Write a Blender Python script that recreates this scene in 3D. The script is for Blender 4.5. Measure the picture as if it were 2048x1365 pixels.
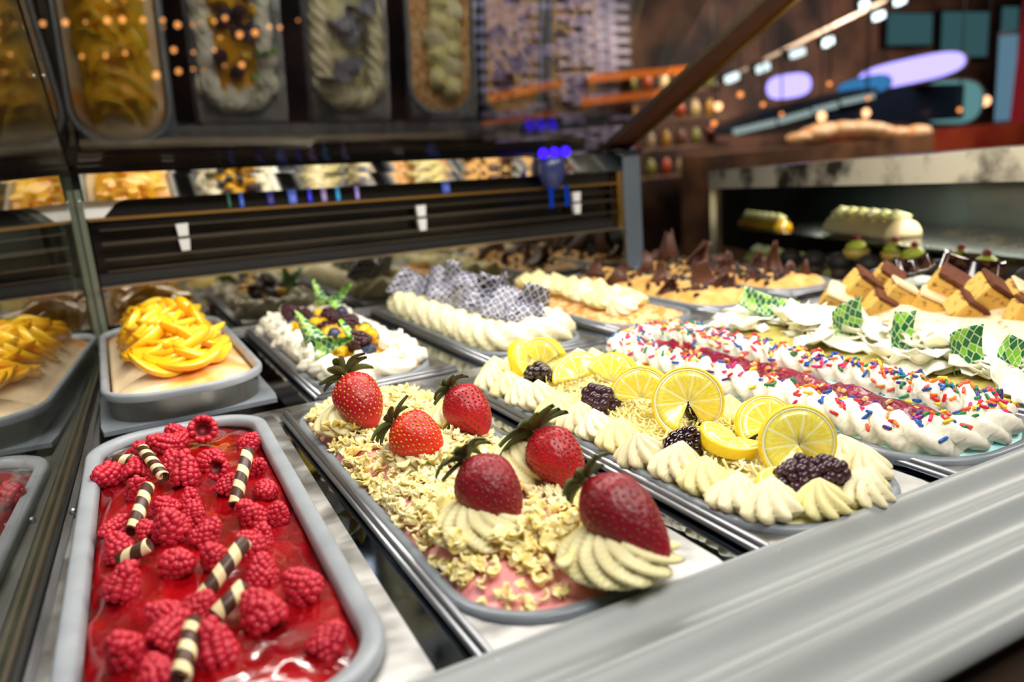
import bpy, bmesh, math, random
import numpy as np
from mathutils import Vector, Matrix, Euler, noise
from mathutils.bvhtree import BVHTree

K = 0.22                      # metres per working unit (camera height above the trays = 1 unit)
PI = math.pi
sc = bpy.context.scene
for o in list(bpy.data.objects):
    bpy.data.objects.remove(o)
COL = sc.collection
random.seed(7)

# ------------------------------------------------------------------ camera
camd = bpy.data.cameras.new('camera'); cam = bpy.data.objects.new('camera', camd); COL.objects.link(cam)
RGT = Vector((0.88455091, -0.45986287, -0.07807576)); UPV = Vector((0.17304003, 0.16807779, 0.97046742))
FWD = Vector((0.43315913, 0.87193807, -0.22824804))
cm = Matrix((RGT, UPV, -FWD)).transposed().to_4x4(); cm.translation = Vector((0, 0, K))
cam.matrix_world = cm
camd.sensor_width = 36; camd.lens = 1581.94 / 2048 * 36
camd.clip_start = 0.01; camd.clip_end = 60
camd.dof.use_dof = True; camd.dof.focus_distance = 2.65 * K; camd.dof.aperture_fstop = 4.6
sc.camera = cam

# ------------------------------------------------------------------ world, lights, exposure
sc.view_settings.view_transform = 'Standard'; sc.view_settings.look = 'None'
sc.view_settings.gamma = 1; sc.view_settings.use_curve_mapping = False
sc.view_settings.exposure = 0.0
wd = bpy.data.worlds.new('world'); sc.world = wd; wd.use_nodes = True
wd.node_tree.nodes['Background'].inputs[0].default_value = (0.20, 0.12, 0.09, 1)
wd.node_tree.nodes['Background'].inputs[1].default_value = 0.07

def area(name, loc, rot, sx, sy, power, col=(1, 1, 1), spread=180):
    l = bpy.data.lights.new(name, 'AREA'); l.shape = 'RECTANGLE'; l.size = sx * K; l.size_y = sy * K
    l.energy = power; l.color = col; l.spread = math.radians(spread)
    o = bpy.data.objects.new(name, l); COL.objects.link(o)
    o.location = Vector(loc) * K; o.rotation_euler = rot
    return o
area('case_light', (2.2, 3.3, 2.40), (math.radians(-2), 0, 0), 5.6, 0.22, 8.6, (1.0, 0.965, 0.90))
area('front_fill', (1.5, -0.8, 4.6), (math.radians(28), math.radians(8), 0), 4.0, 2.0, 15.0, (1.0, 0.96, 0.92))  # soft fill added from the camera side, out of view
area('room_lamp_side', (7.5, 1.2, 4.5), (math.radians(20), math.radians(52), 0), 1.5, 1.5, 9.0, (1.0, 0.9, 0.8))

# ------------------------------------------------------------------ materials
def lin(h):
    h = h.lstrip('#'); c = [int(h[i:i + 2], 16) / 255 for i in (0, 2, 4)]
    return tuple(x / 12.92 if x <= .04045 else ((x + .055) / 1.055) ** 2.4 for x in c) + (1,)
def C(c): return lin(c) if isinstance(c, str) else (tuple(c) + (1,) if len(c) == 3 else tuple(c))
def mat(name, col, rough=.5, metal=0., sss=0., sssr=.01, col2=None, nscale=40, ndet=3, ncon=(.35, .65), bump=0., bscale=200,
        spec=.5, coat=0., trans=0., emit=None, es=0., rough2=None, stretch=None, sheen=0.):
    m = bpy.data.materials.new(name); m.use_nodes = True; nt = m.node_tree; N = nt.nodes; L = nt.links
    b = N['Principled BSDF']
    b.inputs['Base Color'].default_value = C(col); b.inputs['Roughness'].default_value = rough
    b.inputs['Metallic'].default_value = metal; b.inputs['Specular IOR Level'].default_value = spec
    b.inputs['Coat Weight'].default_value = coat; b.inputs['Coat Roughness'].default_value = .06
    b.inputs['Transmission Weight'].default_value = trans
    if sss: b.inputs['Subsurface Weight'].default_value = sss; b.inputs['Subsurface Scale'].default_value = sssr; b.inputs['Subsurface Radius'].default_value = (1, .7, .4)
    if emit: b.inputs['Emission Color'].default_value = C(emit); b.inputs['Emission Strength'].default_value = es
    tc = N.new('ShaderNodeTexCoord'); src = tc.outputs['Object']
    if stretch:
        mp = N.new('ShaderNodeMapping'); mp.inputs['Scale'].default_value = stretch; L.new(src, mp.inputs[0]); src = mp.outputs[0]
    if col2 or rough2 is not None:
        n = N.new('ShaderNodeTexNoise'); n.inputs['Scale'].default_value = nscale; n.inputs['Detail'].default_value = ndet; L.new(src, n.inputs[0])
        r = N.new('ShaderNodeMapRange'); r.inputs[1].default_value = ncon[0]; r.inputs[2].default_value = ncon[1]; L.new(n.outputs[0], r.inputs[0])
        if col2:
            mx = N.new('ShaderNodeMix'); mx.data_type = 'RGBA'; mx.inputs[6].default_value = C(col); mx.inputs[7].default_value = C(col2)
            L.new(r.outputs[0], mx.inputs[0]); L.new(mx.outputs[2], b.inputs['Base Color'])
        if rough2 is not None:
            r2 = N.new('ShaderNodeMapRange'); r2.inputs[3].default_value = rough; r2.inputs[4].default_value = rough2
            L.new(r.outputs[0], r2.inputs[0]); L.new(r2.outputs[0], b.inputs['Roughness'])
    if bump:
        n = N.new('ShaderNodeTexNoise'); n.inputs['Scale'].default_value = bscale; n.inputs['Detail'].default_value = 4; L.new(src, n.inputs[0])
        bp = N.new('ShaderNodeBump'); bp.inputs['Strength'].default_value = bump; bp.inputs['Distance'].default_value = .002
        L.new(n.outputs[0], bp.inputs['Height']); L.new(bp.outputs[0], b.inputs['Normal'])
    return m
def nodes_of(m): return m.node_tree.nodes, m.node_tree.links, m.node_tree.nodes['Principled BSDF']
def math_node(N, L, op, a, b=None, c=None):
    n = N.new('ShaderNodeMath'); n.operation = op
    for i, v in enumerate((a, b, c)):
        if v is None: continue
        if isinstance(v, (int, float)): n.inputs[i].default_value = v
        else: L.new(v, n.inputs[i])
    return n.outputs[0]
def glass(name, f0, tint=(1, 1, 1), rough=0., dirt=0.):
    m = bpy.data.materials.new(name); m.use_nodes = True; nt = m.node_tree; N = nt.nodes; L = nt.links
    for n in list(N): N.remove(n)
    out = N.new('ShaderNodeOutputMaterial'); mx = N.new('ShaderNodeMixShader'); t = N.new('ShaderNodeBsdfTransparent'); g = N.new('ShaderNodeBsdfGlossy')
    t.inputs[0].default_value = C(tint); g.inputs['Roughness'].default_value = rough; g.inputs[0].default_value = (1, 1, 1, 1)
    lw = N.new('ShaderNodeLayerWeight'); lw.inputs[0].default_value = .5
    p = math_node(N, L, 'POWER', lw.outputs['Facing'], 5.0)
    f = math_node(N, L, 'MULTIPLY_ADD', p, 1 - f0, f0)
    L.new(f, mx.inputs[0]); L.new(t.outputs[0], mx.inputs[1]); L.new(g.outputs[0], mx.inputs[2]); L.new(mx.outputs[0], out.inputs[0])
    return m
def emis(name, col, s):
    m = bpy.data.materials.new(name); m.use_nodes = True; N = m.node_tree.nodes; L = m.node_tree.links
    for n in list(N): N.remove(n)
    e = N.new('ShaderNodeEmission'); e.inputs[0].default_value = C(col); e.inputs[1].default_value = s
    o = N.new('ShaderNodeOutputMaterial'); L.new(e.outputs[0], o.inputs[0]); return m

M = {}
M['steel'] = mat('brushed_steel', '#9c9da0', .32, 1, rough2=.5, nscale=60, stretch=(1, .1, 1))
M['plate'] = mat('plate_steel', '#a3a2a0', .30, 1, col2='#c9c7c2', rough2=.55, nscale=22, ndet=5, bump=.15, bscale=90)
M['mirror'] = mat('polished_steel', '#7d8490', .05, 1, rough2=.2, nscale=14, ncon=(.5, .8))
M['mirrorwarm'] = mat('mirror_strip', '#d9d2c4', .04, 1)
M['mirrorlow'] = mat('polished_back_panel', '#8f8c84', .05, 1)
M['lip'] = mat('pan_polycarbonate', '#80878d', .35, 0, spec=.5, col2='#6f767d', nscale=30)
M['lipwhite'] = mat('pan_plastic_light', '#9aa0a4', .4, 0, col2='#8b9196', nscale=30)
M['panwall'] = mat('pan_wall', '#8f8a80', .3, .6, col2='#a39e92', nscale=30)
M['rail'] = mat('rail_plastic', '#8b8f8d', .38, 0, spec=.5)
M['dark'] = mat('dark_panel', '#100e0d', .25)
M['black'] = mat('black_gasket', '#050505', .5)
M['post'] = mat('post_aluminium', '#6f7a84', .45, .7)
M['alu'] = mat('aluminium_edge', '#b7aa94', .3, 1); M['shelfedge'] = mat('shelf_edge_metal', '#6d655a', .35, 1)
M['goldedge'] = mat('gold_edge', '#c79a55', .3, 1)
M['white'] = mat('white_plastic', '#c9cac8', .45)
M['glasspane'] = glass('coated_glass', .10, (.86, .86, .82))
M['glassdiv'] = glass('divider_glass', .07, (.86, .89, .84))
M['glassclear'] = glass('clear_glass', .04, (.9, .95, .93))
M['glassedge'] = mat('glass_edge', '#6f7565', .15, .3, spec=.8)
M['cream'] = mat('whipped_cream', '#f3e8bd', .42, sss=.25, sssr=.004, bump=.12, bscale=260)
M['creamwhite'] = mat('whipped_cream_white', '#f1ebd6', .42, sss=.25, sssr=.004, bump=.12, bscale=260)
M['creamyellow'] = mat('whipped_cream_yellow', '#efe4a2', .45, sss=.2, sssr=.004, bump=.15, bscale=260)
M['rosette'] = mat('rosette_cream', '#e6dca4', .42, sss=.2, sssr=.004)
M['whitechoc'] = mat('white_chocolate', '#ffe384', .42, sss=.4, sssr=.005, col2='#fdeeb6', nscale=30)
M['pink'] = mat('strawberry_gelato', '#ee979a', .34, sss=.2, sssr=.004, col2='#f4b2aa', nscale=25, bump=.35, bscale=120)
M['redgel'] = mat('raspberry_sauce', '#a0040c', .2, col2='#640208', nscale=24, ncon=(.35, .65), bump=.9, bscale=55, coat=.8, spec=.6)
M['rasp'] = mat('raspberry_skin', '#d0233a', .42, sss=.3, sssr=.003, col2='#ad1428', nscale=60, sheen=.3)
M['raspcore'] = mat('raspberry_core', '#7c0714', .5)
M['black1'] = mat('blackberry_skin', '#170d12', .16, col2='#2e0f18', nscale=80, spec=.6, coat=.3)
M['black2'] = mat('blackberry_frosted', '#2c1720', .28, col2='#46262f', nscale=80, spec=.5)
M['black3'] = mat('blackberry_red', '#43101f', .3, col2='#2a0c16', nscale=60)
M['blue'] = mat('blueberry_skin', '#1b2136', .38, col2='#39425c', nscale=50)
M['mango'] = mat('mango_flesh', '#e9b013', .3, sss=.3, sssr=.003, col2='#f0c326', nscale=40)
M['peach'] = mat('peach_slice', '#ffb20c', .2, sss=.4, sssr=.008, col2='#ffd034', nscale=18, coat=.5)
M['peachcream'] = mat('peach_gelato', '#fbdcb0', .3, sss=.3, sssr=.005, col2='#f4a548', nscale=18, ncon=(.52, .72), bump=.8, bscale=60)
M['straw'] = mat('strawberry_skin', '#c01420', .36, sss=.2, sssr=.003, col2='#9a0a18', nscale=25, bump=.5, bscale=230)
M['straworange'] = mat('strawberry_skin_light', '#dc3014', .36, sss=.2, sssr=.003, col2='#c8161a', nscale=22, bump=.5, bscale=230)
M['strawdark'] = mat('strawberry_skin_dark', '#960c20', .38, sss=.2, sssr=.003, col2='#6f0816', nscale=25, bump=.6, bscale=230)
M['seed'] = mat('strawberry_seed', '#caa338', .4)
M['seeddark'] = mat('strawberry_seed_dark', '#7b3320', .4)
M['calyx'] = mat('strawberry_leaf', '#5f7038', .5, col2='#36421f', nscale=60)
M['choc'] = mat('dark_chocolate', '#4c2c20', .5, col2='#5e3828', nscale=40)
M['caramel'] = mat('caramel_crumble', '#d89c45', .5, col2='#edc07a', nscale=40, bump=.9, bscale=160)
M['almond'] = mat('chopped_nuts', '#cf8a3c', .5, col2='#efc88e', nscale=120, ncon=(.45, .55), bump=.9, bscale=200)
M['yellowfill'] = mat('lemon_gelato', '#f1e69a', .45, sss=.2, sssr=.004, col2='#f6efc6', nscale=40, bump=.7, bscale=140)
M['mangofill'] = mat('mango_sauce', '#e79c10', .2, col2='#f0b52c', nscale=30, coat=.5)
M['bluefill'] = mat('blue_gelato', '#9adfe0', .35, col2='#c9ece6', nscale=30, bump=.3, bscale=100)
M['compote'] = mat('berry_compote', '#5e0a1e', .3, col2='#8c1630', nscale=70, bump=1., bscale=180, coat=.15, spec=.3)
M['pistachio'] = mat('pistachio_gelato', '#b3a248', .4, col2='#c9bb70', nscale=40, bump=.6, bscale=120)
M['tira'] = mat('tiramisu_cream', '#eed5ab', .45, sss=.15, sssr=.004, col2='#e3bf95', nscale=14, bump=.3, bscale=60)
M['coco'] = mat('white_flake', '#fbf8e8', .5, sss=.35, sssr=.003, col2='#e9e6c8', nscale=20, bump=.3, bscale=80)
M['wood'] = mat('brown_counter_front', '#5b4638', .4, col2='#74604f', nscale=8, stretch=(1, 8, 1))
M['rind'] = mat('lemon_rind', '#f2cc12', .35, col2='#f7dc30', nscale=30, bump=.35, bscale=380)
M['pith'] = mat('lemon_pith', '#f5efc0', .5, sss=.2, sssr=.003)
cols = {'red': '#d21f26', 'pink': '#e8266e', 'orange': '#f07d14', 'yellow': '#f4d43a', 'green': '#0c7f43', 'blue': '#1456ae', 'purple': '#52298a', 'coral': '#e8553c', 'white': '#f3eeea'}
for k_, v_ in cols.items(): M['sp_' + k_] = mat('sprinkle_' + k_, v_, .35, sss=.1, sssr=.002)

# striped chocolate roll
m = M['stripe'] = mat('striped_chocolate', '#3d2418', .4); N, L, B = nodes_of(m)
tc = N.new('ShaderNodeTexCoord'); sx = N.new('ShaderNodeSeparateXYZ'); L.new(tc.outputs['Object'], sx.inputs[0])
ang = math_node(N, L, 'ARCTAN2', sx.outputs[1], sx.outputs[0])
t = math_node(N, L, 'MULTIPLY_ADD', ang, .16, math_node(N, L, 'MULTIPLY', sx.outputs[2], 1 / (.060 * K)))
fr = math_node(N, L, 'FRACT', t); rs = N.new('ShaderNodeMapRange'); rs.inputs[1].default_value = .54; rs.inputs[2].default_value = .57; L.new(fr, rs.inputs[0])
mx = N.new('ShaderNodeMix'); mx.data_type = 'RGBA'; mx.inputs[6].default_value = lin('#4a2c1e'); mx.inputs[7].default_value = lin('#ead9a4')
L.new(rs.outputs[0], mx.inputs[0]); L.new(mx.outputs[2], B.inputs['Base Color'])
# lemon flesh: segments round the centre
m = M['flesh'] = mat('lemon_flesh', '#ece250', .14, sss=.35, sssr=.006, coat=.4); N, L, B = nodes_of(m)
tc = N.new('ShaderNodeTexCoord'); sx = N.new('ShaderNodeSeparateXYZ'); L.new(tc.outputs['UV'], sx.inputs[0])
f = math_node(N, L, 'FRACT', math_node(N, L, 'MULTIPLY', sx.outputs[0], 10.0))
d = math_node(N, L, 'ABSOLUTE', math_node(N, L, 'SUBTRACT', f, .5))
d = math_node(N, L, 'MULTIPLY', math_node(N, L, 'SUBTRACT', .5, d), sx.outputs[1])
r1 = N.new('ShaderNodeMapRange'); r1.inputs[1].default_value = .015; r1.inputs[2].default_value = .06; L.new(d, r1.inputs[0])
mp = N.new('ShaderNodeMapping'); mp.inputs['Scale'].default_value = (90, 5, 1); L.new(tc.outputs['UV'], mp.inputs[0])
nz = N.new('ShaderNodeTexNoise'); nz.inputs['Scale'].default_value = 1.; nz.inputs['Detail'].default_value = 3; L.new(mp.outputs[0], nz.inputs[0])
cr = N.new('ShaderNodeValToRGB'); cr.color_ramp.elements[0].color = lin('#efdb30'); cr.color_ramp.elements[1].color = lin('#f8ef86'); cr.color_ramp.elements[0].position = .35; cr.color_ramp.elements[1].position = .7
L.new(nz.outputs[0], cr.inputs[0])
mx = N.new('ShaderNodeMix'); mx.data_type = 'RGBA'; mx.inputs[6].default_value = lin('#f8f4ba'); L.new(cr.outputs[0], mx.inputs[7]); L.new(r1.outputs[0], mx.inputs[0])
L.new(mx.outputs[2], B.inputs['Base Color'])
# green diamond pattern on chocolate, zebra leaf pattern
def patterned(name, scale, a, b, line, wth):
    m = mat(name, a, .35); N, L, B = nodes_of(m); tc = N.new('ShaderNodeTexCoord')
    v = N.new('ShaderNodeTexVoronoi'); v.feature = 'DISTANCE_TO_EDGE'; v.inputs['Scale'].default_value = scale; v.inputs['Randomness'].default_value = .35
    v2 = N.new('ShaderNodeTexVoronoi'); v2.inputs['Scale'].default_value = scale; v2.inputs['Randomness'].default_value = .35
    mp = N.new('ShaderNodeMapping'); mp.inputs['Scale'].default_value = (1, .6, 1); mp.inputs['Rotation'].default_value = (0, 0, .6); L.new(tc.outputs['UV'], mp.inputs[0])
    L.new(mp.outputs[0], v.inputs[0]); L.new(mp.outputs[0], v2.inputs[0])
    bw = N.new('ShaderNodeSeparateColor'); L.new(v2.outputs['Color'], bw.inputs[0])
    mm = math_node(N, L, 'GREATER_THAN', bw.outputs[0], .6)
    m1 = N.new('ShaderNodeMix'); m1.data_type = 'RGBA'; m1.inputs[6].default_value = lin(a); m1.inputs[7].default_value = lin(b); L.new(mm, m1.inputs[0])
    r = N.new('ShaderNodeMapRange'); r.inputs[1].default_value = wth; r.inputs[2].default_value = wth * 1.5; L.new(v.outputs['Distance'], r.inputs[0])
    m2 = N.new('ShaderNodeMix'); m2.data_type = 'RGBA'; m2.inputs[6].default_value = lin(line); L.new(m1.outputs[2], m2.inputs[7]); L.new(r.outputs[0], m2.inputs[0])
    L.new(m2.outputs[2], B.inputs['Base Color']); return m
M['green'] = patterned('green_patterned_chocolate', 9, '#14703a', '#86c83c', '#e6e8b8', .045)
m = M['zebra'] = mat('black_white_patterned_chocolate', '#d8d6dc', .35); N, L, B = nodes_of(m); tc = N.new('ShaderNodeTexCoord')
v = N.new('ShaderNodeTexVoronoi'); v.inputs['Scale'].default_value = 2.6; v.inputs['Randomness'].default_value = .15; v.distance = 'MANHATTAN'
L.new(tc.outputs['UV'], v.inputs[0])
s_ = math_node(N, L, 'SINE', math_node(N, L, 'MULTIPLY', v.outputs['Distance'], 13.0))
r = N.new('ShaderNodeMapRange'); r.inputs[1].default_value = -.1; r.inputs[2].default_value = .35; L.new(s_, r.inputs[0])
mx = N.new('ShaderNodeMix'); mx.data_type = 'RGBA'; mx.inputs[6].default_value = lin('#1c1c28'); mx.inputs[7].default_value = lin('#b9b8c6'); L.new(r.outputs[0], mx.inputs[0]); L.new(mx.outputs[2], B.inputs['Base Color'])
m = M['marble'] = mat('marble', '#d0c9b2', .25, col2='#3a352c', nscale=7, ndet=9, ncon=(.47, .58))
m = M['cakecube'] = mat('sponge_cake', '#dcb458', .7, col2='#8f5c28', nscale=110, ncon=(.54, .66), bump=.5, bscale=200)
M['cocoa'] = mat('cocoa_top', '#5a2a10', .85, col2='#6e3a1a', nscale=120, bump=.4, bscale=300)
M['glossychoc'] = mat('glossy_chocolate', '#140b09', .08, col2='#3b2416', nscale=70, ncon=(.5, .6), coat=.8)
m = M['perf'] = mat('perforated_steel', '#8c8c88', .35, .8); N, L, B = nodes_of(m); tc = N.new('ShaderNodeTexCoord')
v = N.new('ShaderNodeTexVoronoi'); v.inputs['Scale'].default_value = 150; v.inputs['Randomness'].default_value = 0; L.new(tc.outputs['Object'], v.inputs[0])
r = N.new('ShaderNodeMapRange'); r.inputs[1].default_value = .25; r.inputs[2].default_value = .35; L.new(v.outputs['Distance'], r.inputs[0])
mx = N.new('ShaderNodeMix'); mx.data_type = 'RGBA'; mx.inputs[6].default_value = (0, 0, 0, 1); mx.inputs[7].default_value = lin('#9c9c96'); L.new(r.outputs[0], mx.inputs[0]); L.new(mx.outputs[2], B.inputs['Base Color'])

# ------------------------------------------------------------------ mesh helpers
def mesh(name, V, F, mats, mi=None, smooth=True, uv=None):
    me = bpy.data.meshes.new(name)
    me.from_pydata([(x * K, y * K, z * K) for x, y, z in V], [], F)
    for m_ in (mats if isinstance(mats, (list, tuple)) else [mats]): me.materials.append(m_)
    if mi is not None: me.polygons.foreach_set('material_index', mi)
    me.polygons.foreach_set('use_smooth', [smooth] * len(me.polygons) if isinstance(smooth, bool) else smooth)
    if uv is not None:
        l = me.uv_layers.new(name='UVMap'); idx = np.empty(len(me.loops), dtype=np.int32); me.loops.foreach_get('vertex_index', idx)
        l.data.foreach_set('uv', np.asarray(uv, dtype=np.float32)[idx].ravel())
    me.update(); return me
def link(name, me, parent=None, loc=(0, 0, 0), rot=(0, 0, 0), scl=1.0, label=None, cat=None, group=None, kind=None):
    o = bpy.data.objects.new(name, me); COL.objects.link(o)
    if parent: o.parent = parent
    o.location = Vector(loc) * K
    if isinstance(rot, (Euler, tuple, list)): o.rotation_euler = rot
    else: o.rotation_mode = 'QUATERNION'; o.rotation_quaternion = rot
    o.scale = (scl,) * 3 if isinstance(scl, (int, float)) else scl
    tag(o, label, cat, group, kind); return o
def tag(o, label=None, cat=None, group=None, kind=None):
    if label: o['label'] = label
    if cat: o['category'] = cat
    if group: o['group'] = group
    if kind: o['kind'] = kind
    return o
def empty(name, loc=(0, 0, 0), rot=(0, 0, 0), label=None, cat=None, group=None, kind=None):
    o = link(name, None, None, loc, rot, 1.0, label, cat, group, kind); o.empty_display_size = .01; return o
def clone(root, loc, rot=None, scl=None, label=None, group=None):
    r = root.copy(); COL.objects.link(r); r.location = Vector(loc) * K
    if rot is not None:
        if isinstance(rot, (Euler, tuple, list)): r.rotation_mode = 'XYZ'; r.rotation_euler = rot
        else: r.rotation_mode = 'QUATERNION'; r.rotation_quaternion = rot
    if scl is not None: r.scale = (scl,) * 3 if isinstance(scl, (int, float)) else scl
    if label: r['label'] = label
    if group: r['group'] = group
    for ch in KIDS.get(root.name, []):
        c = ch.copy(); COL.objects.link(c); c.parent = r
    return r
KIDS = {}
def kids(root, lst): KIDS[root.name] = lst; return root
def box(x0, x1, y0, y1, z0, z1):
    V = [(x, y, z) for z in (z0, z1) for y in (y0, y1) for x in (x0, x1)]
    return V, [(0, 2, 3, 1), (4, 5, 7, 6), (0, 1, 5, 4), (2, 6, 7, 3), (0, 4, 6, 2), (1, 3, 7, 5)]
def join(parts):
    V = []; F = []
    for v, f in parts:
        n = len(V); V += list(v); F += [tuple(i + n for i in q) for q in f]
    return V, F
def prism(p, q, a, b, up=(0, 0, 1)):
    """bar from p to q with cross-section a (sideways) x b (up)"""
    p = Vector(p); q = Vector(q); d = (q - p).normalized(); s = d.cross(Vector(up)).normalized() * a / 2; u = s.cross(d).normalized() * b / 2
    V = [tuple(e + i * s + j * u) for e in (p, q) for i, j in ((-1, -1), (1, -1), (1, 1), (-1, 1))]
    return V, [(0, 1, 2, 3), (7, 6, 5, 4), (0, 4, 5, 1), (1, 5, 6, 2), (2, 6, 7, 3), (3, 7, 4, 0)]
def quadslab(P, th):
    """slab from four corner points (counter-clockwise), thickness th along the back of its normal"""
    P = [Vector(p) for p in P]; n = (P[1] - P[0]).cross(P[3] - P[0]).normalized() * th
    V = [tuple(p) for p in P] + [tuple(p - n) for p in P]
    return V, [(0, 1, 2, 3), (7, 6, 5, 4), (0, 4, 5, 1), (1, 5, 6, 2), (2, 6, 7, 3), (3, 7, 4, 0)]
def rr(w, h, r, n=8, cx=0, cy=0):
    """rounded rectangle, counter-clockwise; 4*(n+1) points plus midpoints on the sides"""
    P = []
    for k, (sx_, sy_, a0) in enumerate(((1, 1, 0), (-1, 1, PI / 2), (-1, -1, PI), (1, -1, 1.5 * PI))):
        for i in range(n + 1):
            a = a0 + PI / 2 * i / n
            P.append((cx + sx_ * (w / 2 - r) + r * math.cos(a), cy + sy_ * (h / 2 - r) + r * math.sin(a)))
    out = []
    for i, p in enumerate(P):
        out.append(p); q = P[(i + 1) % len(P)]
        m_ = ((3, 14, 3, 14)[i // (n + 1)] if w < h else (14, 3, 14, 3)[i // (n + 1)]) if i % (n + 1) == n else 1
        for j in range(1, m_): out.append((p[0] + (q[0] - p[0]) * j / m_, p[1] + (q[1] - p[1]) * j / m_))
    return out
def loft(rings, close=True, cap0=False, cap1=False):
    n = len(rings[0]); V = [p for r in rings for p in r]; F = []
    for k in range(len(rings) - 1):
        for i in range(n if close else n - 1):
            j = (i + 1) % n; F.append((k * n + i, k * n + j, (k + 1) * n + j, (k + 1) * n + i))
    if cap0: F.append(tuple(range(n))[::-1])
    if cap1: F.append(tuple((len(rings) - 1) * n + i for i in range(n)))
    return V, F
def ico(sub, r=1.0):
    bm = bmesh.new(); bmesh.ops.create_icosphere(bm, subdivisions=sub, radius=r)
    V = [tuple(v.co) for v in bm.verts]; bm.verts.index_update(); F = [tuple(v.index for v in f.verts) for f in bm.faces]; bm.free(); return V, F
def xf(vf, mat4):
    return [tuple(mat4 @ Vector(v)) for v in vf[0]], vf[1]
def tube(path, rad, n=8, cap=True):
    rings = []
    for i, p in enumerate(path):
        p = Vector(p); a = Vector(path[max(i - 1, 0)]); b = Vector(path[min(i + 1, len(path) - 1)]); d = (b - a).normalized()
        u = d.cross(Vector((0, 0, 1))); u = u.normalized() if u.length > 1e-4 else Vector((1, 0, 0)); v = d.cross(u)
        r_ = rad[i] if isinstance(rad, (list, tuple)) else rad
        rings.append([tuple(p + r_ * (math.cos(2 * PI * k / n) * u + math.sin(2 * PI * k / n) * v)) for k in range(n)])
    return loft(rings, True, cap, cap)
def quat(axis, spin=0.):
    return Vector(axis).to_track_quat('Z', 'Y') @ Euler((0, 0, spin)).to_quaternion()
def ns(x, y, z=0., s=1.): return noise.noise(Vector((x * s, y * s, z * s)))

SURF = {}
def add_surf(key, V, F, mtx=None):
    SURF.setdefault(key, []).append(BVHTree.FromPolygons([Vector(v) for v in V], F))
def drop(key, x, y):
    best = None
    for t_ in SURF[key]:
        h, n, _, _ = t_.ray_cast(Vector((x, y, 3.)), Vector((0, 0, -1)))
        if h is not None and (best is None or h.z > best[0].z): best = (h, n)
    return best

# ------------------------------------------------------------------ case structure (counter, panels, glass)
def struct(name, V, F, m_, label=None, cat=None, **k):
    return link(name, mesh(name, V, F, m_, smooth=k.pop('smooth', False)), label=label, cat=cat, **k)
struct('counter_deck', *box(-1.6, 5.0, 1.30, 5.62, -.34, -.30), M['steel'], 'steel bottom of the display well under all the trays', 'counter')
# steel dividers of the well between the two rows, visible between the trays
t_ = empty('tray_support_frame', (0, 0, 0), label='steel frame bars carrying the two rows of trays', cat='frame')
link('crossbar', mesh('crossbar', *box(-.42, 4.9, 3.30, 3.50, -.06, -.018), M['plate'], smooth=False), t_)
link('crossbar', mesh('crossbar', *box(-.42, 4.9, 5.44, 5.56, -.06, -.018), M['steel'], smooth=False), t_)
link('side_ledge', mesh('side_ledge', *quadslab([(-.39, 1.3, -.015), (-.24, 1.3, -.015), (-.165, 3.4, -.015), (-.235, 3.4, -.015)], .04), M['steel'], smooth=False), t_)
link('side_ledge', mesh('side_ledge', *quadslab([(-.25, 3.4, -.015), (-.17, 3.4, -.015), (-.13, 5.6, -.015), (-.14, 5.6, -.015)], .04), M['steel'], smooth=False), t_)
for i, (x0, x1, x2, x3) in enumerate([(.425, .53, .45, .545), (1.17, 1.32, 1.19, 1.32), (1.94, 2.03, 1.95, 2.04), (2.66, 2.76, 2.7, 2.8)]):
    link('gap_strip', mesh('gap_strip', *quadslab([(x0 - .02, 1.3, -.03), (x1 + .02, 1.3, -.03), (x3 + .02, 3.35, -.03), (x2 - .02, 3.35, -.03)], .02), M['mirror'], smooth=False), t_)
for i, x0 in enumerate([.60, 1.44, 2.29, 3.0, 3.7]):
    link('gap_strip', mesh('gap_strip', *box(x0, x0 + .18, 3.48, 5.5, -.05, -.03), M['mirror'], smooth=False), t_)

# white ribbed rail along the front
prof = []
yv = [1.345, 1.33, 1.30]; 
P_ = [(1.345, -.06), (1.34, .0), (1.325, .018)]
for k in range(0, 49):
    y = 1.32 - k / 48 * .46
    P_.append((y, .02 - .045 * (0.5 - 0.5 * math.cos(2 * PI * (1.32 - y) / .155)) ** .8 - (1.32 - y) * .06))
P_ += [(.845, -.035), (.84, -.05), (.845, -.065), (.88, -.07), (1.3, -.07)]
V, F = loft([[(x, y, z) for y, z in P_] for x in (-1.6, 0, 2, 4, 7.5)], False)
F += [tuple(range(len(P_))), tuple(4 * len(P_) + i for i in range(len(P_)))[::-1]]
struct('front_rail', V, F, M['rail'], 'pale grey ribbed bumper rail running along the near edge of the case', 'rail', smooth=True)
struct('wood_facing', *box(-1.6, 7.5, .90, 1.28, -1.6, -.071), M['wood'], 'brown wood-grain facing of the case below the ribbed rail', 'panel')

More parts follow.
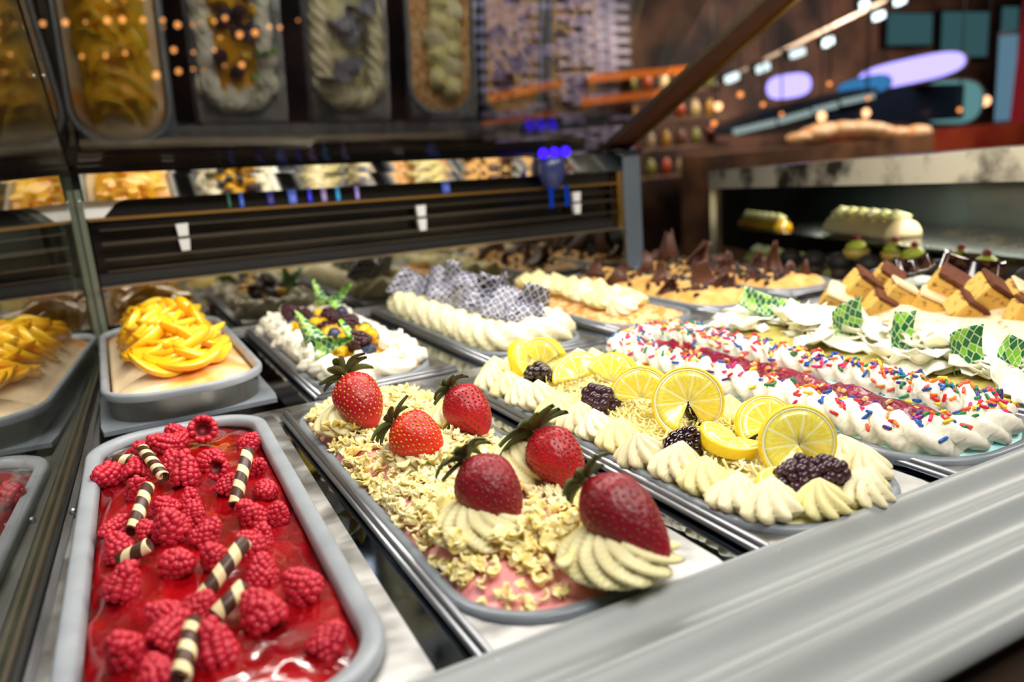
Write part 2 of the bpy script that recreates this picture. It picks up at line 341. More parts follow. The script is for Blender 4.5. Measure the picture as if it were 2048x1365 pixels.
# divider glass on the left
XA, XB = -.12, -.405      # at Y=5.6 and Y=1.0
def xd(y): return XA + (XB - XA) * (5.6 - y) / 4.6
t_ = empty('divider_pane', (0, 0, 0), label='upright glass divider at the left end of the case mirroring the trays', cat='glass pane')
poly = [(.9, -.01), (5.58, -.01), (5.62, 1.08), (4.0, 2.52), (.9, 2.52)]
V = [(xd(y), y, z) for y, z in poly] + [(xd(y) - .035, y, z) for y, z in poly]; n = len(poly)
F = [tuple(range(n))[::-1], tuple(range(n, 2 * n))] + [(i, (i + 1) % n, n + (i + 1) % n, n + i) for i in range(n)]
link('pane', mesh('divider_pane', V, F, [M['glassdiv'], M['glassedge']], [0, 0] + [1] * n, smooth=False), t_)
M['greenmetal'] = mat('greenish_metal', '#9a9c8c', .35, .85, col2='#7c7f72', nscale=20)
link('bottom_channel', mesh('channel', *quadslab([(xd(1.) - .055, 1., .006), (xd(1.) + .015, 1., .006), (xd(5.6) + .018, 5.6, .006), (xd(5.6) - .05, 5.6, .006)], .03), M['greenmetal'], smooth=False), t_)
link('channel_lip', mesh('channel_lip', *prism((xd(1.) + .012, 1., .016), (xd(5.6) + .012, 5.6, .016), .010, .022), M['alu'], smooth=False), t_)
link('channel_lip', mesh('channel_lip', *prism((xd(1.) + .030, 1., -.002), (xd(5.6) + .026, 5.6, -.002), .008, .012), M['black'], smooth=False), t_)
link('seal', mesh('seal', *prism((xd(1.) + .055, 1., -.006), (xd(5.6) + .036, 5.6, -.006), .020, .012), M['steel'], smooth=False), t_)
link('screw', mesh('screw', *xf(ico(2, .011), Matrix.Translation((xd(3.1) + .035, 2.75, .008))), M['steel']), t_)
link('screw', mesh('screw', *xf(ico(2, .011), Matrix.Translation((xd(3.1) + .062, 2.80, .004))), M['steel']), t_)
link('corner_trim', mesh('corner_trim', *prism((-.10, 5.60, 0), (-.10, 5.60, 1.0), .035, .05, (0, 1, 0)), M['glassedge'], smooth=False), t_)
link('screw', mesh('screw', *xf(ico(2, .012), Matrix.Translation((xd(5.0) + .02, 5.0, 1.60))), M['steel']), t_)
link('screw', mesh('screw', *xf(ico(2, .012), Matrix.Translation((xd(5.5) + .03, 5.5, .93))), M['steel']), t_)

# rear of the case: low polished panel, gasket, shelf edges, mirror strip, post
def rear(name, x0, z0a, z0b, x1, z1a, z1b, y, th, m_, parent=None, ytilt=0, **k):
    """band on the rear plane: (z low, z high) at the left and the right end"""
    V, F = quadslab([(x0, y + ytilt, z0a), (x1, y + ytilt, z1a), (x1, y, z1b), (x0, y, z0b)], -th)
    return link(name, mesh(name, V, F, m_, smooth=False), parent, **k)
L0, R0 = -.07, 3.90
rear('back_panel', L0, -.02, .385, R0, -.02, .325, 5.60, .03, M['mirrorlow'], label='low polished steel panel behind the far trays reflecting their toppings', cat='panel')
rear('panel_edge_trim', L0, .385, .398, R0, .325, .340, 5.58, .06, M['alu'], label='thin pale trim on top of the low back panel', cat='trim')
t_ = empty('rear_door_frame', (0, 0, 0), label='dark sliding rear doors with thin shelf edges and white clips', cat='door frame')
rear('gasket', L0, .398, .465, R0, .340, .39, 5.66, .03, M['black'], t_)
rear('door_glass', L0, .465, .80, R0, .39, .69, 5.75, .02, M['dark'], t_)
for za, zb, h_ in ((.475, .405, .008), (.548, .458, .012), (.645, .555, .012), (.66, .57, .006), (.738, .628, .008)):
    rear('shelf_edge', L0 + .05, za, za + h_, R0 - .02, zb, zb + h_, 5.66, .03, M['shelfedge'], t_)
rear('warm_edge', L0, .803, .822, R0, .695, .710, 5.62, .05, M['goldedge'], t_)
for x, z0, z1, z2 in ((.46, .735, .645, .56), (2.12, .69, .60, .505), (3.48, .665, .58, .49)):
    c_ = link('clip', mesh('clip', *loft([[(x + s * w_, 5.60 + d_, z) for s, d_ in ((-1, 0), (1, 0), (1, .04), (-1, .04))] for z, w_ in ((z1 + .01, .03), (z0, .038))], True, True, True), M['white'], smooth=False), t_)
    link('clip', mesh('clip', *loft([[(x + s * w_, 5.60 + d_, z) for s, d_ in ((-1, 0), (1, 0), (1, .04), (-1, .04))] for z, w_ in ((z2, .025), (z1 - .01, .034))], True, True, True), M['white'], smooth=False), t_)
rear('upper_glass', L0, .822, .925, R0, .710, .80, 5.68, .02, M['dark'], t_)
br = [(L0 - .03, .82), (.02, .82), (.06, .86), (.10, .90), (.17, .925), (L0 - .03, .925)]
V = [(x, 5.64, z) for x, z in br] + [(x, 5.66, z) for x, z in br]
link('bracket', mesh('bracket', V, [tuple(range(6))[::-1], tuple(range(6, 12))] + [(i, (i + 1) % 6, 6 + (i + 1) % 6, 6 + i) for i in range(6)], M['white'], smooth=False), t_)
# the mirror strip leans forward so that it shows the trays
V, F = quadslab([(L0, 5.60, .935), (R0, 5.60, .81), (R0, 5.555, .955), (L0, 5.555, 1.10)], -.03)
link('mirror_strip', mesh('mirror_strip', V, F, M['mirrorwarm'], smooth=False), label='narrow tilted mirror strip along the rear reflecting the tray toppings', cat='mirror')
t_ = empty('corner_post', (4.0, 5.62, 0), label='grey aluminium post at the rear behind the dark chocolate trays', cat='post')
link('upright', mesh('upright', *box(-.075, .10, -.05, .12, -.02, .93), M['post'], smooth=False), t_)
link('light_edge', mesh('light_edge', *box(-.125, -.075, -.03, .06, -.02, .80), M['goldedge'], smooth=False), t_)
link('cap', mesh('cap', *box(-.10, .12, -.07, .14, .93, .97), M['black'], smooth=False), t_)
# slanting upper pane
A = Vector((-.14, 5.66, 1.13)); Bq = Vector((3.98, 5.66, .985)); Cq = Vector((4.0, 4.0, 2.48)); Dq = Vector((-.22, 4.0, 2.62))
BA = Vector((4.04, 5.70, .97)); BB_ = Vector((4.04, 3.0, 2.17))
V, F = quadslab([A, Dq, Cq, Bq], .02)
t_ = empty('glass_canopy', (0, 0, 0), label='large slanting glass pane over the far trays showing their reflection', cat='glass pane'); link('pane', mesh('slanted_pane', V, F, M['glasspane'], smooth=False), t_)
t_ = empty('slanting_beam', (0, 0, 0), label='slanting metal beam rising from the post to the upper right', cat='beam')
link('edge_bar', mesh('edge_bar', *prism(BA, BB_, .05, .04), M['goldedge'], smooth=False), t_)
link('edge_bar', mesh('edge_bar', *prism(BA + Vector((-.26, 0, 0)), BB_ + Vector((-.26, 0, 0)), .02, .03), M['alu'], smooth=False), t_)
link('dark_web', mesh('dark_web', *prism(BA + Vector((-.13, 0, .01)), BB_ + Vector((-.13, 0, .01)), .22, .012), M['choc'], smooth=False), t_)
# beyond the pane: dark ledge of the neighbouring counter, left neighbour
struct('rear_ledge', *box(-1.6, 3.7, 5.78, 6.2, 1.0, 1.10), M['dark'], 'dark ledge running behind the case above the mirror strip', 'ledge')
t_ = empty('neighbour_service_panel', label='perforated steel service panel behind the left divider glass', cat='panel')
link('perforated_sheet', mesh('perforated_sheet', *box(-1.3, -.35, 5.8, 5.83, .62, .82), M['perf'], smooth=False), t_)
link('ledge_bar', mesh('ledge_bar', *box(-1.3, -.33, 5.74, 5.83, .55, .61), M['alu'], smooth=False), t_)
link('back_board', mesh('back_board', *box(-2.4, -.15, 5.84, 5.88, -.3, 1.3), M['dark'], smooth=False), t_)
link('steel_shelf', mesh('steel_shelf', *box(-1.6, -.45, 2.4, 5.8, -.06, -.03), M['steel'], smooth=False), t_)

# ------------------------------------------------------------------ trays
def plate(cx, cy, w, h, z, hole, lab, rot=0, rails=('l',), thick=.012, m_=None, name='tray_plate', grp=None):
    """rectangular cover plate with a rounded opening (hole = dx, dy, w, h, r) and rolled rails on some sides"""
    t_ = empty(name, (cx, cy, z), (0, 0, rot), lab, 'tray plate', grp)
    dx, dy, hw, hh, hr = hole
    H = rr(hw, hh, hr, 8, dx, dy); n = len(H)
    O = []
    for (x, y) in H:
        ux, uy = (x - dx) / (hw / 2), (y - dy) / (hh / 2); s = max(abs(ux), abs(uy), 1e-6)
        O.append((max(-w / 2, min(w / 2, ux / s * w / 2)), max(-h / 2, min(h / 2, uy / s * h / 2))))
    V, F = loft([[(x, y, 0) for x, y in O], [(x, y, 0) for x, y in H], [(x, y, -thick) for x, y in H], [(x, y, -thick) for x, y in O], [(x, y, 0) for x, y in O]])
    link('sheet', mesh('sheet', V, F, m_ or M['plate'], smooth=False), t_)
    def roll(a, b):
        a = Vector(a); b = Vector(b); d = (b - a).normalized(); s = Vector((-d.y, d.x, 0))
        for k, rad in ((0, .011), (1, .010)):
            o_ = s * (-.016 * k); o2 = Vector((0, 0, -.012 * k + .004))
            pts = [a + o_ + o2, (a + b) / 2 + o_ + o2, b + o_ + o2]
            link('rolled_rail', mesh('rolled_rail', *tube([tuple(p) for p in pts], rad, 8), M['steel']), t_)
    if 'l' in rails: roll((-w / 2 + .01, h / 2, 0), (-w / 2 + .01, -h / 2, 0))
    if 'r' in rails: roll((w / 2 - .01, -h / 2, 0), (w / 2 - .01, h / 2, 0))
    if 'f' in rails: roll((-w / 2, -h / 2 + .01, 0), (w / 2, -h / 2 + .01, 0))
    return t_
def pan(cx, cy, w, h, r, z, lab, rot=0, lip=.045, depth=.26, m_lip=None, flare=.03, grp='gelato pans', m_wall=None, lipin=None):
    t_ = empty('gelato_pan', (cx, cy, z), (0, 0, rot), lab, 'pan', grp)
    def ring(off, zz): return [(x, y, zz) for x, y in rr(w - 2 * off, h - 2 * off, max(r - off, .03))]
    V, F = loft([ring(.004, -.028), ring(0, -.004), ring(.004, .006), ring(.012, .010), ring(lip - .006, .008), ring(lip, 0), ring(lip + .008, -.02), ring(lip, -.03), ring(.014, -.012), ring(.004, -.028)])
    link('rim', mesh('rim', V, F, m_lip or M['lip']), t_)
    V, F = loft([ring(lip * .5, -.012), ring(lip * .75, -.016), ring(lip + flare, -depth), ring(lip + flare + .05, -depth - .01)], True, False, True)
    link('basin', mesh('basin', V, F, m_wall or M['panwall']), t_)
    return t_
def fill(key, name, cx, cy, w, h, r, rot, zf, m_, lab, cat='gelato', nr=22, na=5, bottom=-.12, loc_z=0.):
    """gelato surface inside a pan; zf(x, y, t) in tray coordinates, t = 0 on the centre line, 1 at the rim"""
    a = max(h / 2 - w / 2, 0)
    B_ = []
    for p, q in zip(rr(w, h, r, 12), rr(w, h, r, 12)[1:] + rr(w, h, r, 12)[:1]):
        k = max(1, int(math.dist(p, q) / .03)); B_ += [(p[0] + (q[0] - p[0]) * j / k, p[1] + (q[1] - p[1]) * j / k) for j in range(k)]
    rings = []
    for i in range(nr + 1):
        t = i / nr
        R_ = []
        for x, y in B_:
            c = (0, max(-a, min(a, y))); X = c[0] + (x - c[0]) * t; Y = c[1] + (y - c[1]) * t
            R_.append((X, Y, zf(X, Y, t)))
        rings.append(R_)
    rings.append([(x * .995, y * .998, bottom) for x, y in B_])
    V, F = loft(rings)
    cr_, sr_ = math.cos(rot), math.sin(rot)
    V = [(x * cr_ - y * sr_, x * sr_ + y * cr_, z) for x, y, z in V]
    add_surf(key, [(x + cx, y + cy, z + loc_z) for x, y, z in V], F)
    return link(name, mesh(name, V, F, m_), loc=(cx, cy, loc_z), label=lab, cat=cat)

# pan table: key -> cx, cy, w, h, corner radius, rot
PN = {'rasp': (.095, 2.40, .665, 2.10, .23, -.035), 'straw': (.862, 2.35, .605, 1.99, .25, 0), 'lemon': (1.640, 2.31, .60, 2.02, .25, 0),
      'sprk': (2.335, 2.33, .62, 1.98, .26, 0), 'coco': (3.05, 2.36, .66, 2.0, .26, 0), 'tira': (3.78, 2.36, .72, 2.0, .26, 0),
      'peach': (.215, 4.60, .70, 2.0, .27, 0), 'berry': (1.06, 4.45, .62, 1.86, .26, 0), 'zebra': (1.93, 4.42, .64, 1.86, .26, 0),
      'almond': (2.75, 4.46, .62, 1.86, .27, 0), 'choc1': (3.42, 4.50, .60, 1.86, .25, 0), 'choc2': (4.06, 4.54, .58, 1.80, .25, 0)}
def PX(key, u, v, off=0.):
    cx, cy, w, h, r, rot = PN[key]; x, y = u, v
    return cx + x * math.cos(rot) - y * math.sin(rot), cy + x * math.sin(rot) + y * math.cos(rot)

# front row plates
plate(.10, 2.37, .76, 2.12, -.012, (0, .02, .62, 2.03, .21), 'flat steel plate round the raspberry pan', PN['rasp'][5], rails=(), grp='tray plates')
plate(.875, 2.33, .655, 2.06, -.004, (-.013, .02, .56, 1.94, .22), 'steel plate with rolled rails round the strawberry pan', rails=('l',), grp='tray plates')
plate(1.645, 2.32, .65, 2.04, -.004, (-.005, -.01, .55, 1.96, .22), 'steel plate with rolled rails round the lemon pan', rails=('l',), grp='tray plates')
plate(2.365, 2.32, .62, 2.04, -.004, (-.02, 0, .56, 1.93, .22), 'steel plate with rolled rails round the sprinkle pan', rails=('l',), grp='tray plates')
plate(3.06, 2.34, .72, 2.04, -.004, (-.01, 0, .60, 1.93, .22), 'steel plate under the pistachio pan with white flakes', rails=('l',), grp='tray plates')
plate(3.83, 2.34, .76, 2.04, -.004, (-.04, 0, .66, 1.93, .22), 'steel plate under the tiramisu pan', rails=('l',), grp='tray plates')
plate(.215, 4.60, .74, 1.95, .0, (0, 0, .52, 1.70, .2), 'smooth grey plate beneath the raised peach pan', 0, rails=(), m_=M['lip'], thick=.02, grp='tray plates')
for k_, (x0, x1, y0), lb in (('berry', (.735, 1.43, 3.515), 'steel plate with rolled front rail round the berry pan'), ('zebra', (1.605, 2.285, 3.47), 'steel plate with rolled front rail round the zebra chocolate pan'),
                             ('almond', (2.45, 3.08, 3.51), 'steel plate with rolled front rail round the almond cream pan'), ('choc1', (3.15, 3.75, 3.54), 'steel plate with rolled front rail round the nearer dark chocolate pan'),
                             ('choc2', (3.80, 4.36, 3.62), 'steel plate with rolled front rail round the rightmost dark chocolate pan')):
    cx, cy, w, h, r, rot = PN[k_]
    y1 = 5.42; plate((x0 + x1) / 2, (y0 + y1) / 2, x1 - x0, y1 - y0, .0, (cx - (x0 + x1) / 2, cy - (y0 + y1) / 2, w - .05, h - .05, r - .03), lb, rails=('l', 'f'), thick=.05, grp='tray plates')
labs = {'rasp': 'pale grey rounded pan full of raspberry sauce', 'straw': 'grey rounded pan holding the strawberry gelato', 'lemon': 'grey rounded pan holding the lemon gelato',
        'sprk': 'grey rounded pan holding the gelato with rainbow sprinkles', 'coco': 'grey rounded pan holding the pistachio gelato', 'tira': 'grey rounded pan holding the tiramisu gelato',
        'berry': 'grey rounded pan with berries and green leaves', 'zebra': 'grey rounded pan with black and white chocolate', 'almond': 'grey rounded pan with cream and chopped nuts',
        'choc1': 'grey rounded pan of caramel with chocolate shards in front of the post', 'choc2': 'grey rounded pan of chocolate shards right of the post'}
for k_, lb in labs.items():
    cx, cy, w, h, r, rot = PN[k_]; back = k_ in ('berry', 'zebra', 'almond', 'choc1', 'choc2')
    pan(cx, cy, w, h, r,   .010 if back else (.02 if k_ == 'rasp' else .004), lb, rot, lip=.05 if k_ == 'rasp' else .035, m_lip=M['lipwhite'] if k_ == 'rasp' else M['lip'])
pan(.215, 4.58, .70, 1.96, .27, .125, 'deep raised pale pan heaped with peach slices', 0, lip=.030, depth=.122, m_lip=M['lipwhite'], flare=.0)

# ------------------------------------------------------------------ raspberry tray
cx, cy, w, h, r, rot = PN['rasp']
fill('rasp', 'raspberry_gelato', cx, cy, w - .10, h - .10, r - .04, rot, lambda x, y, t: -.012 + .026 * (1 - t ** 3) + .016 * ns(x, y, 1, 6) + .014 * ns(x * 2.2, y, 3, 11) + .006 * ns(x, y, 8, 30) - .006 * t ** 8, M['redgel'], 'glossy deep red raspberry sauce surface in the nearest left pan')
def berry_mesh(name, nring, m_, core, drr=.21, r0=.60, length=1.25, hollow=False, sub=2, squash=.85, seed=1):
    rnd = random.Random(seed); parts = []; base = ico(sub, 1.0); cparts = []
    for k in range(nring):
        t = k / (nring - 1)
        ang = t * PI * .5
        z = -length * .5 + length * (t ** .9)
        R_ = r0 * (math.cos(t * PI / 2 * .93) ** .62) * (1.06 if 0 < k < 3 else 1) if not hollow else r0 * (math.cos(t * PI / 2 * .93) ** .62)
        n_ = max(1, int(round(2 * PI * R_ / (drr * 1.62)))) if R_ > .12 else 1
        for i in range(n_):
            a = 2 * PI * (i + .5 * (k % 2)) / n_ + rnd.uniform(-.13, .13)
            d_ = drr * rnd.uniform(.84, 1.13)
            mt = Matrix.Translation((R_ * math.cos(a), R_ * math.sin(a), z + rnd.uniform(-.055, .055))) @ Matrix.Diagonal((d_, d_, d_ * squash, 1))
            parts.append(xf(base, mt))
    V, F = join(parts)
    me = mesh(name, V, F, m_)
    rings = []
    for k in range(9):
        t = k / 8; z = -length * .48 + length * .95 * t; R_ = r0 * (math.cos(t * PI / 2 * .95) ** .62)
        rings.append([(R_ * math.cos(a), R_ * math.sin(a), z) for a in [2 * PI * i / 12 for i in range(12)]])
    if hollow: rings = [[(x * .45, y * .45, z + .45) for x, y, z in rings[0]], [(x * .6, y * .6, z + .1) for x, y, z in rings[0]]] + rings
    V, F = loft(rings, True, True, True)
    return me, mesh(name + '_core', V, F, core)
def berry_proto(name, me, co, lab, cat, grp, scl):
    o = link(name, me, label=lab, cat=cat, group=grp); 
    c = link('core', co, o); return kids(o, [c])
RB = [berry_mesh('raspberry_%s' % s, 8, M['rasp'], M['raspcore'], seed=i, hollow=(s == 'c'), r0=(.60, .56, .66)[i], length=(1.2, 1.35, 1.0)[i], squash=.98) for i, s in enumerate('abc')]
RASP = [(0.111, 3.272, 0.049), (0.208, 3.133, 0.056), (0.358, 3.015, 0.046), (0.055, 3.117, 0.054), (0.119, 3.106, 0.043), (-0.015, 3.147, 0.035), (-0.139, 2.972, 0.058), (-0.041, 2.942, 0.051), (0.076, 2.933, 0.048), (0.104, 2.748, 0.057), (0.203, 2.82, 0.051), (0.211, 2.698, 0.042), (0.22, 2.573, 0.037), (0.326, 2.676, 0.038), (0.313, 2.491, 0.043), (-0.047, 2.728, 0.049), (0.019, 2.514, 0.046), (0.095, 2.522, 0.042), (0.093, 2.389, 0.042), (0.234, 2.284, 0.047), (0.312, 2.285, 0.04), (-0.117, 2.469, 0.036), (-0.117, 2.329, 0.049), (-0.036, 2.353, 0.034), (0.022, 2.288, 0.057), (0.116, 2.219, 0.046), (0.196, 2.088, 0.046), (0.239, 2.129, 0.036), (0.028, 2.074, 0.048), (0.105, 2.058, 0.042), (0.205, 1.928, 0.047), (-0.104, 2.068, 0.052), (0.269, 1.794, 0.052), (-0.029, 1.83, 0.042), (0.052, 1.795, 0.035), (-0.018, 1.746, 0.045), (0.163, 1.708, 0.054), (-0.118, 1.742, 0.051), (-0.061, 1.637, 0.044), (0.056, 1.651, 0.053), (0.279, 1.544, 0.044)]
RL = ['raspberry at the very back of the red tray near its far rim', 'hollow raspberry lying open side towards the viewer at the back', 'lone raspberry in the far right corner of the red tray', 'pale raspberry behind the farthest striped roll', 'raspberry between the hollow one and the farthest striped roll',
      'small raspberry partly hidden behind the farthest striped roll', 'raspberry touching the far left rim of the red tray', 'raspberry just left of the farthest striped roll', 'raspberry just right of the farthest striped roll', 'large upright raspberry in front of the farthest striped roll',
      'raspberry in the middle of the far third of the red tray', 'curled raspberry left of the upright striped roll, upper one', 'raspberry touching the left side of the upright striped roll', 'small raspberry behind the upright striped roll', 'raspberry right of the upright striped roll',
      'raspberry above the left leaning striped roll', 'raspberry right of the left leaning striped roll', 'raspberry at the back of the trio in mid tray', 'raspberry at the front of the trio in mid tray', 'tall raspberry at the foot of the upright striped roll', 'raspberry right of the tall one near mid tray',
      'raspberry behind the foot of the left leaning striped roll', 'plump raspberry on the left in front of the leaning roll', 'small raspberry hidden behind the big central one', 'big central raspberry above the short slanted roll', 'oval raspberry right of the big central one', 'raspberry behind the long diagonal striped roll',
      'small raspberry behind and right of the long diagonal roll', 'tilted raspberry left of the long diagonal roll', 'raspberry touching the left side of the long diagonal roll', 'round dark raspberry right of the long diagonal roll', 'lone raspberry on the left in the near half', 'lone dark raspberry on the right in the near half',
      'flat blurred raspberry behind the near cluster, left', 'small sunken raspberry behind the biggest near one', 'blurred raspberry in the middle of the near cluster', 'tall blurred raspberry right of the near cluster', 'blurred raspberry at the left end of the near cluster', 'blurred raspberry at the lower left of the near cluster',
      'biggest blurred raspberry in front of the near striped roll', 'blurred raspberry by the near right corner of the red tray']
rnd = random.Random(5)
for i, ((x, y, rad), lb) in enumerate(zip(RASP, RL)):
    s = min(max(rad, .042), .058) * 1.14
    z = drop('rasp', x, y)[0].z if drop('rasp', x, y) else .0
    v = i % 2; az = rnd.uniform(0, 2 * PI); el = rnd.uniform(.2, 1.3)
    ax = Vector((math.cos(az) * math.cos(el), math.sin(az) * math.cos(el), math.sin(el)))
    if i == 1: v = 2; ax = Vector((.1, .9, -.35)); z += .02
    if i == 11: v = 2; ax = Vector((.5, .6, -.3))
    up = .62 * s + (.012 if i in (4, 9, 11, 24, 29, 34, 36) else 0)
    o = berry_proto('raspberry', RB[v][0], RB[v][1], lb, 'raspberry', 'raspberries on the red gelato', s)
    o.location = Vector((x, y, z + up * .92)) * K; o.rotation_mode = 'QUATERNION'; o.rotation_quaternion = quat(ax, rnd.uniform(0, 6)); o.scale = (s, s, s * rnd.uniform(.92, 1.1))
STICK = [(-0.008, 2.966, 0.09, 0.038, 2.749, 0.05), (-0.095, 3.007, 0.06, -0.046, 2.98, 0.06), (0.289, 2.565, 0.13, 0.21, 2.406, 0.03), (-0.018, 2.536, 0.10, -0.074, 2.38, 0.04), (-0.106, 2.231, 0.03, -0.035, 2.209, 0.06), (0.174, 1.964, 0.10, 0.059, 1.889, 0.03), (0.139, 1.775, 0.08, 0.074, 1.745, 0.05), (0.025, 1.699, 0.07, -0.018, 1.545, 0.05)]
SL = ['striped chocolate roll at the back leaning against raspberries', 'short stub of striped roll beside the far left raspberry', 'upright striped chocolate roll on the right of the red tray', 'striped chocolate roll leaning on the left of mid tray', 'short slanted striped roll under the big central raspberry',
      'long diagonal striped chocolate roll in the near half', 'striped roll end just in front of the long diagonal one', 'blurred striped roll at the near end beside the biggest raspberry']
for (ax_, ay, az, bx, by, bz), lb in zip(STICK, SL):
    a = Vector((ax_, ay, az)); b = Vector((bx, by, bz)); ln = (a - b).length + .012; d = (a - b).normalized()
    n = 16; R_ = .0205; rings = []
    for rad, z in ((R_ * .45, .012), (R_ * .9, .0), (R_, .003), (R_, ln * .5), (R_, ln - .003), (R_ * .9, ln), (R_ * .45, ln - .012)):
        rings.append([(rad * math.cos(2 * PI * k / n), rad * math.sin(2 * PI * k / n), z) for k in range(n)])
    V, F = loft(rings, True, True, True)
    link('chocolate_roll', mesh('chocolate_roll', V, F, M['stripe']), loc=tuple(b), rot=quat(d, rnd.uniform(0, 6)), label=lb, cat='chocolate roll', group='striped chocolate rolls on the red gelato')

# ------------------------------------------------------------------ cream shapes
def dollop_mesh(name, R, H, n=8, twist=.0, amp=.28, nt=14, tip=.12, lean=(0, 0), m_=None, belly=.25, npl=6, seed=0):
    """piped star dollop: n sharp grooved lobes, twisted upward"""
    rnd = random.Random(seed); ph = rnd.uniform(0, 6); rings = []; na = n * npl
    for i in range(nt + 1):
        t = i / nt
        prof = (math.sin(min(1, .35 + t * .65 / .45) * PI / 2) if t < .3 else 1) * ((1 - ((t - .05) / .95) ** 1.5) if t > .05 else 1)
        prof = max(prof, 0) * (1 - belly * (1 - t) ** 6) + tip * (1 - t) * t
        z = H * (t ** 1.05)
        ring = []
        for k in range(na):
            a = 2 * PI * k / na; lob = abs(math.cos(n * a / 2 + twist * t * n / 2 + ph)) ** .7
            r_ = R * prof * (1 - amp * (1 - lob)) * (1 + .04 * ns(math.cos(a), math.sin(a), t + seed, 2))
            ring.append((r_ * math.cos(a) + lean[0] * t * t * H, r_ * math.sin(a) + lean[1] * t * t * H, z))
        rings.append(ring)
    V, F = loft(rings, True, True, True)
    return mesh(name, V, F, m_), V, F
def swirl_mesh(name, R, H, turns=2.2, m_=None, rope=.36, lobes=6, seed=0, npts=64):
    """soft-serve style coil of a grooved rope"""
    V = []; F = []; nl = lobes * 4
    for i in range(npts + 1):
        t = i / npts; a = turns * 2 * PI * t + seed
        rr_ = R * (1 - rope * .9) * (1 - t) ** .8; rp = R * rope * (1 - .62 * t)
        cx_, cy_, cz = rr_ * math.cos(a), rr_ * math.sin(a), H * t * .85 + rp * .4
        tg = Vector((-math.sin(a), math.cos(a), .12)).normalized(); u = Vector((math.cos(a), math.sin(a), 0)); v = tg.cross(u) * -1
        for k in range(nl):
            b = 2 * PI * k / nl; rad = rp * (1 - .3 * (1 - abs(math.cos(lobes * b / 2 + 1.4 * a)) ** .7))
            if i in (0, npts): rad *= .25
            p = Vector((cx_, cy_, cz)) + rad * (math.cos(b) * u + math.sin(b) * v); V.append(tuple(p))
        if i:
            for k in range(nl):
                j = (k + 1) % nl; F.append(((i - 1) * nl + k, (i - 1) * nl + j, i * nl + j, i * nl + k))
    F.append(tuple(range(nl))[::-1]); F.append(tuple(npts * nl + i for i in range(nl)))
    return mesh(name, V, F, m_), V, F
def rope_border(key, name, inset, rad, m_, lab, rot_rate=9., lobes=5, amp=.32, puls=.0, prate=30., z0=.0, flat=1., cat='cream', cut=None, seed=0, kinds='cream'):
    cx, cy, w, h, r, rot = PN[key]
    P = rr(w - 2 * inset, h - 2 * inset, max(r - inset, .05), 10)
    # resample
    tot = sum(math.dist(P[i], P[(i + 1) % len(P)]) for i in range(len(P))); step = .014; pts = []; acc = 0
    for i in range(len(P)):
        p, q = P[i], P[(i + 1) % len(P)]; d = math.dist(p, q)
        while acc < d: pts.append((p[0] + (q[0] - p[0]) * acc / d, p[1] + (q[1] - p[1]) * acc / d)); acc += step
        acc -= d
    V = []; F = []; nl = lobes * 4; N_ = len(pts)
    for i, (x, y) in enumerate(pts):
        q = pts[(i + 1) % N_]; p0 = pts[i - 1]; tg = Vector((q[0] - p0[0], q[1] - p0[1], 0)).normalized(); u = Vector((tg.y, -tg.x, 0))
        s = i * step; pr = rad * (1 + puls * math.sin(prate * s) + .06 * ns(x, y, seed, 6))
        for k in range(nl):
            b = 2 * PI * k / nl
            rd = pr * (1 - amp * (1 - abs(math.cos(lobes * b / 2 + rot_rate * s)) ** .7))
            V.append((cx + x + rd * math.cos(b) * u.x, cy + y + rd * math.cos(b) * u.y, z0 + rad * .55 * flat + rd * math.sin(b) * flat))
        j0 = i * nl; j1 = ((i + 1) % N_) * nl
        for k in range(nl):
            k2 = (k + 1) % nl; F.append((j0 + k, j1 + k, j1 + k2, j0 + k2))
    add_surf(key, V, F)
    return link(name, mesh(name, [(x - cx, y - cy, z) for x, y, z in V], F, m_), loc=(cx, cy, 0), label=lab, cat=cat)
def curl_mesh(name, L_, W_, bend, m_, seed=0, twist=.6, pts=6, th=.004, point=True):
    """curved shaving: bent, slightly twisted strip with thickness"""
    rnd = random.Random(seed); top = []; 
    for i in range(pts + 1):
        t = i / pts; a = (t - .5) * bend; R_ = L_ / max(bend, .2)
        c = Vector((0, R_ * math.sin(a), R_ * (1 - math.cos(a)))); wd_ = W_ * (.35 + .65 * math.sin(PI * min(1, t * 1.15))) if point else W_
        u = Vector((math.cos(twist * (t - .5)), math.sin(twist * (t - .5)) * .3, math.sin(twist * (t - .5))))
        nrm = Vector((0, -math.sin(a), math.cos(a)))
        top.append([tuple(c - u * wd_ / 2), tuple(c + nrm * W_ * .12), tuple(c + u * wd_ / 2), tuple(c + u * wd_ / 2 - nrm * th), tuple(c + nrm * (W_ * .12 - th)), tuple(c - u * wd_ / 2 - nrm * th)])
    V, F = loft(top, True, True, True)
    return V, F

# ------------------------------------------------------------------ strawberry tray
cx, cy, w, h, r, rot = PN['straw']
def zf(x, y, t): return -.012 + (.052 * (1 - t ** 5) if y > -.8 else .045 * (1 - t ** 3)) + .012 * ns(x, y, 5, 6) * (1 - t ** 4) + .006 * ns(x, y, 9, 25) - .012 * max(0, -(y + .82)) * 3
fill('straw', 'strawberry_gelato', cx, cy, w - .07, h - .07, r - .03, rot, zf, M['pink'], 'pink strawberry gelato under pale yellow curls')
ROS = [(0.690, 2.85, 0.130), (0.81, 2.34, 0.135), (1.000, 2.57, 0.135), (0.755, 1.76, 0.155), (0.995, 2.03, 0.135), (0.945, 1.43, 0.155)]
RSL = ['cream rosette under the far left strawberry', 'cream rosette under the orange-red strawberry in mid pan', 'cream rosette under the far right strawberry', 'large cream rosette under the dark strawberry left of centre', 'tall ribbed cream rosette left of the strawberry with spread leaves', 'large cream rosette under the nearest dark strawberry']
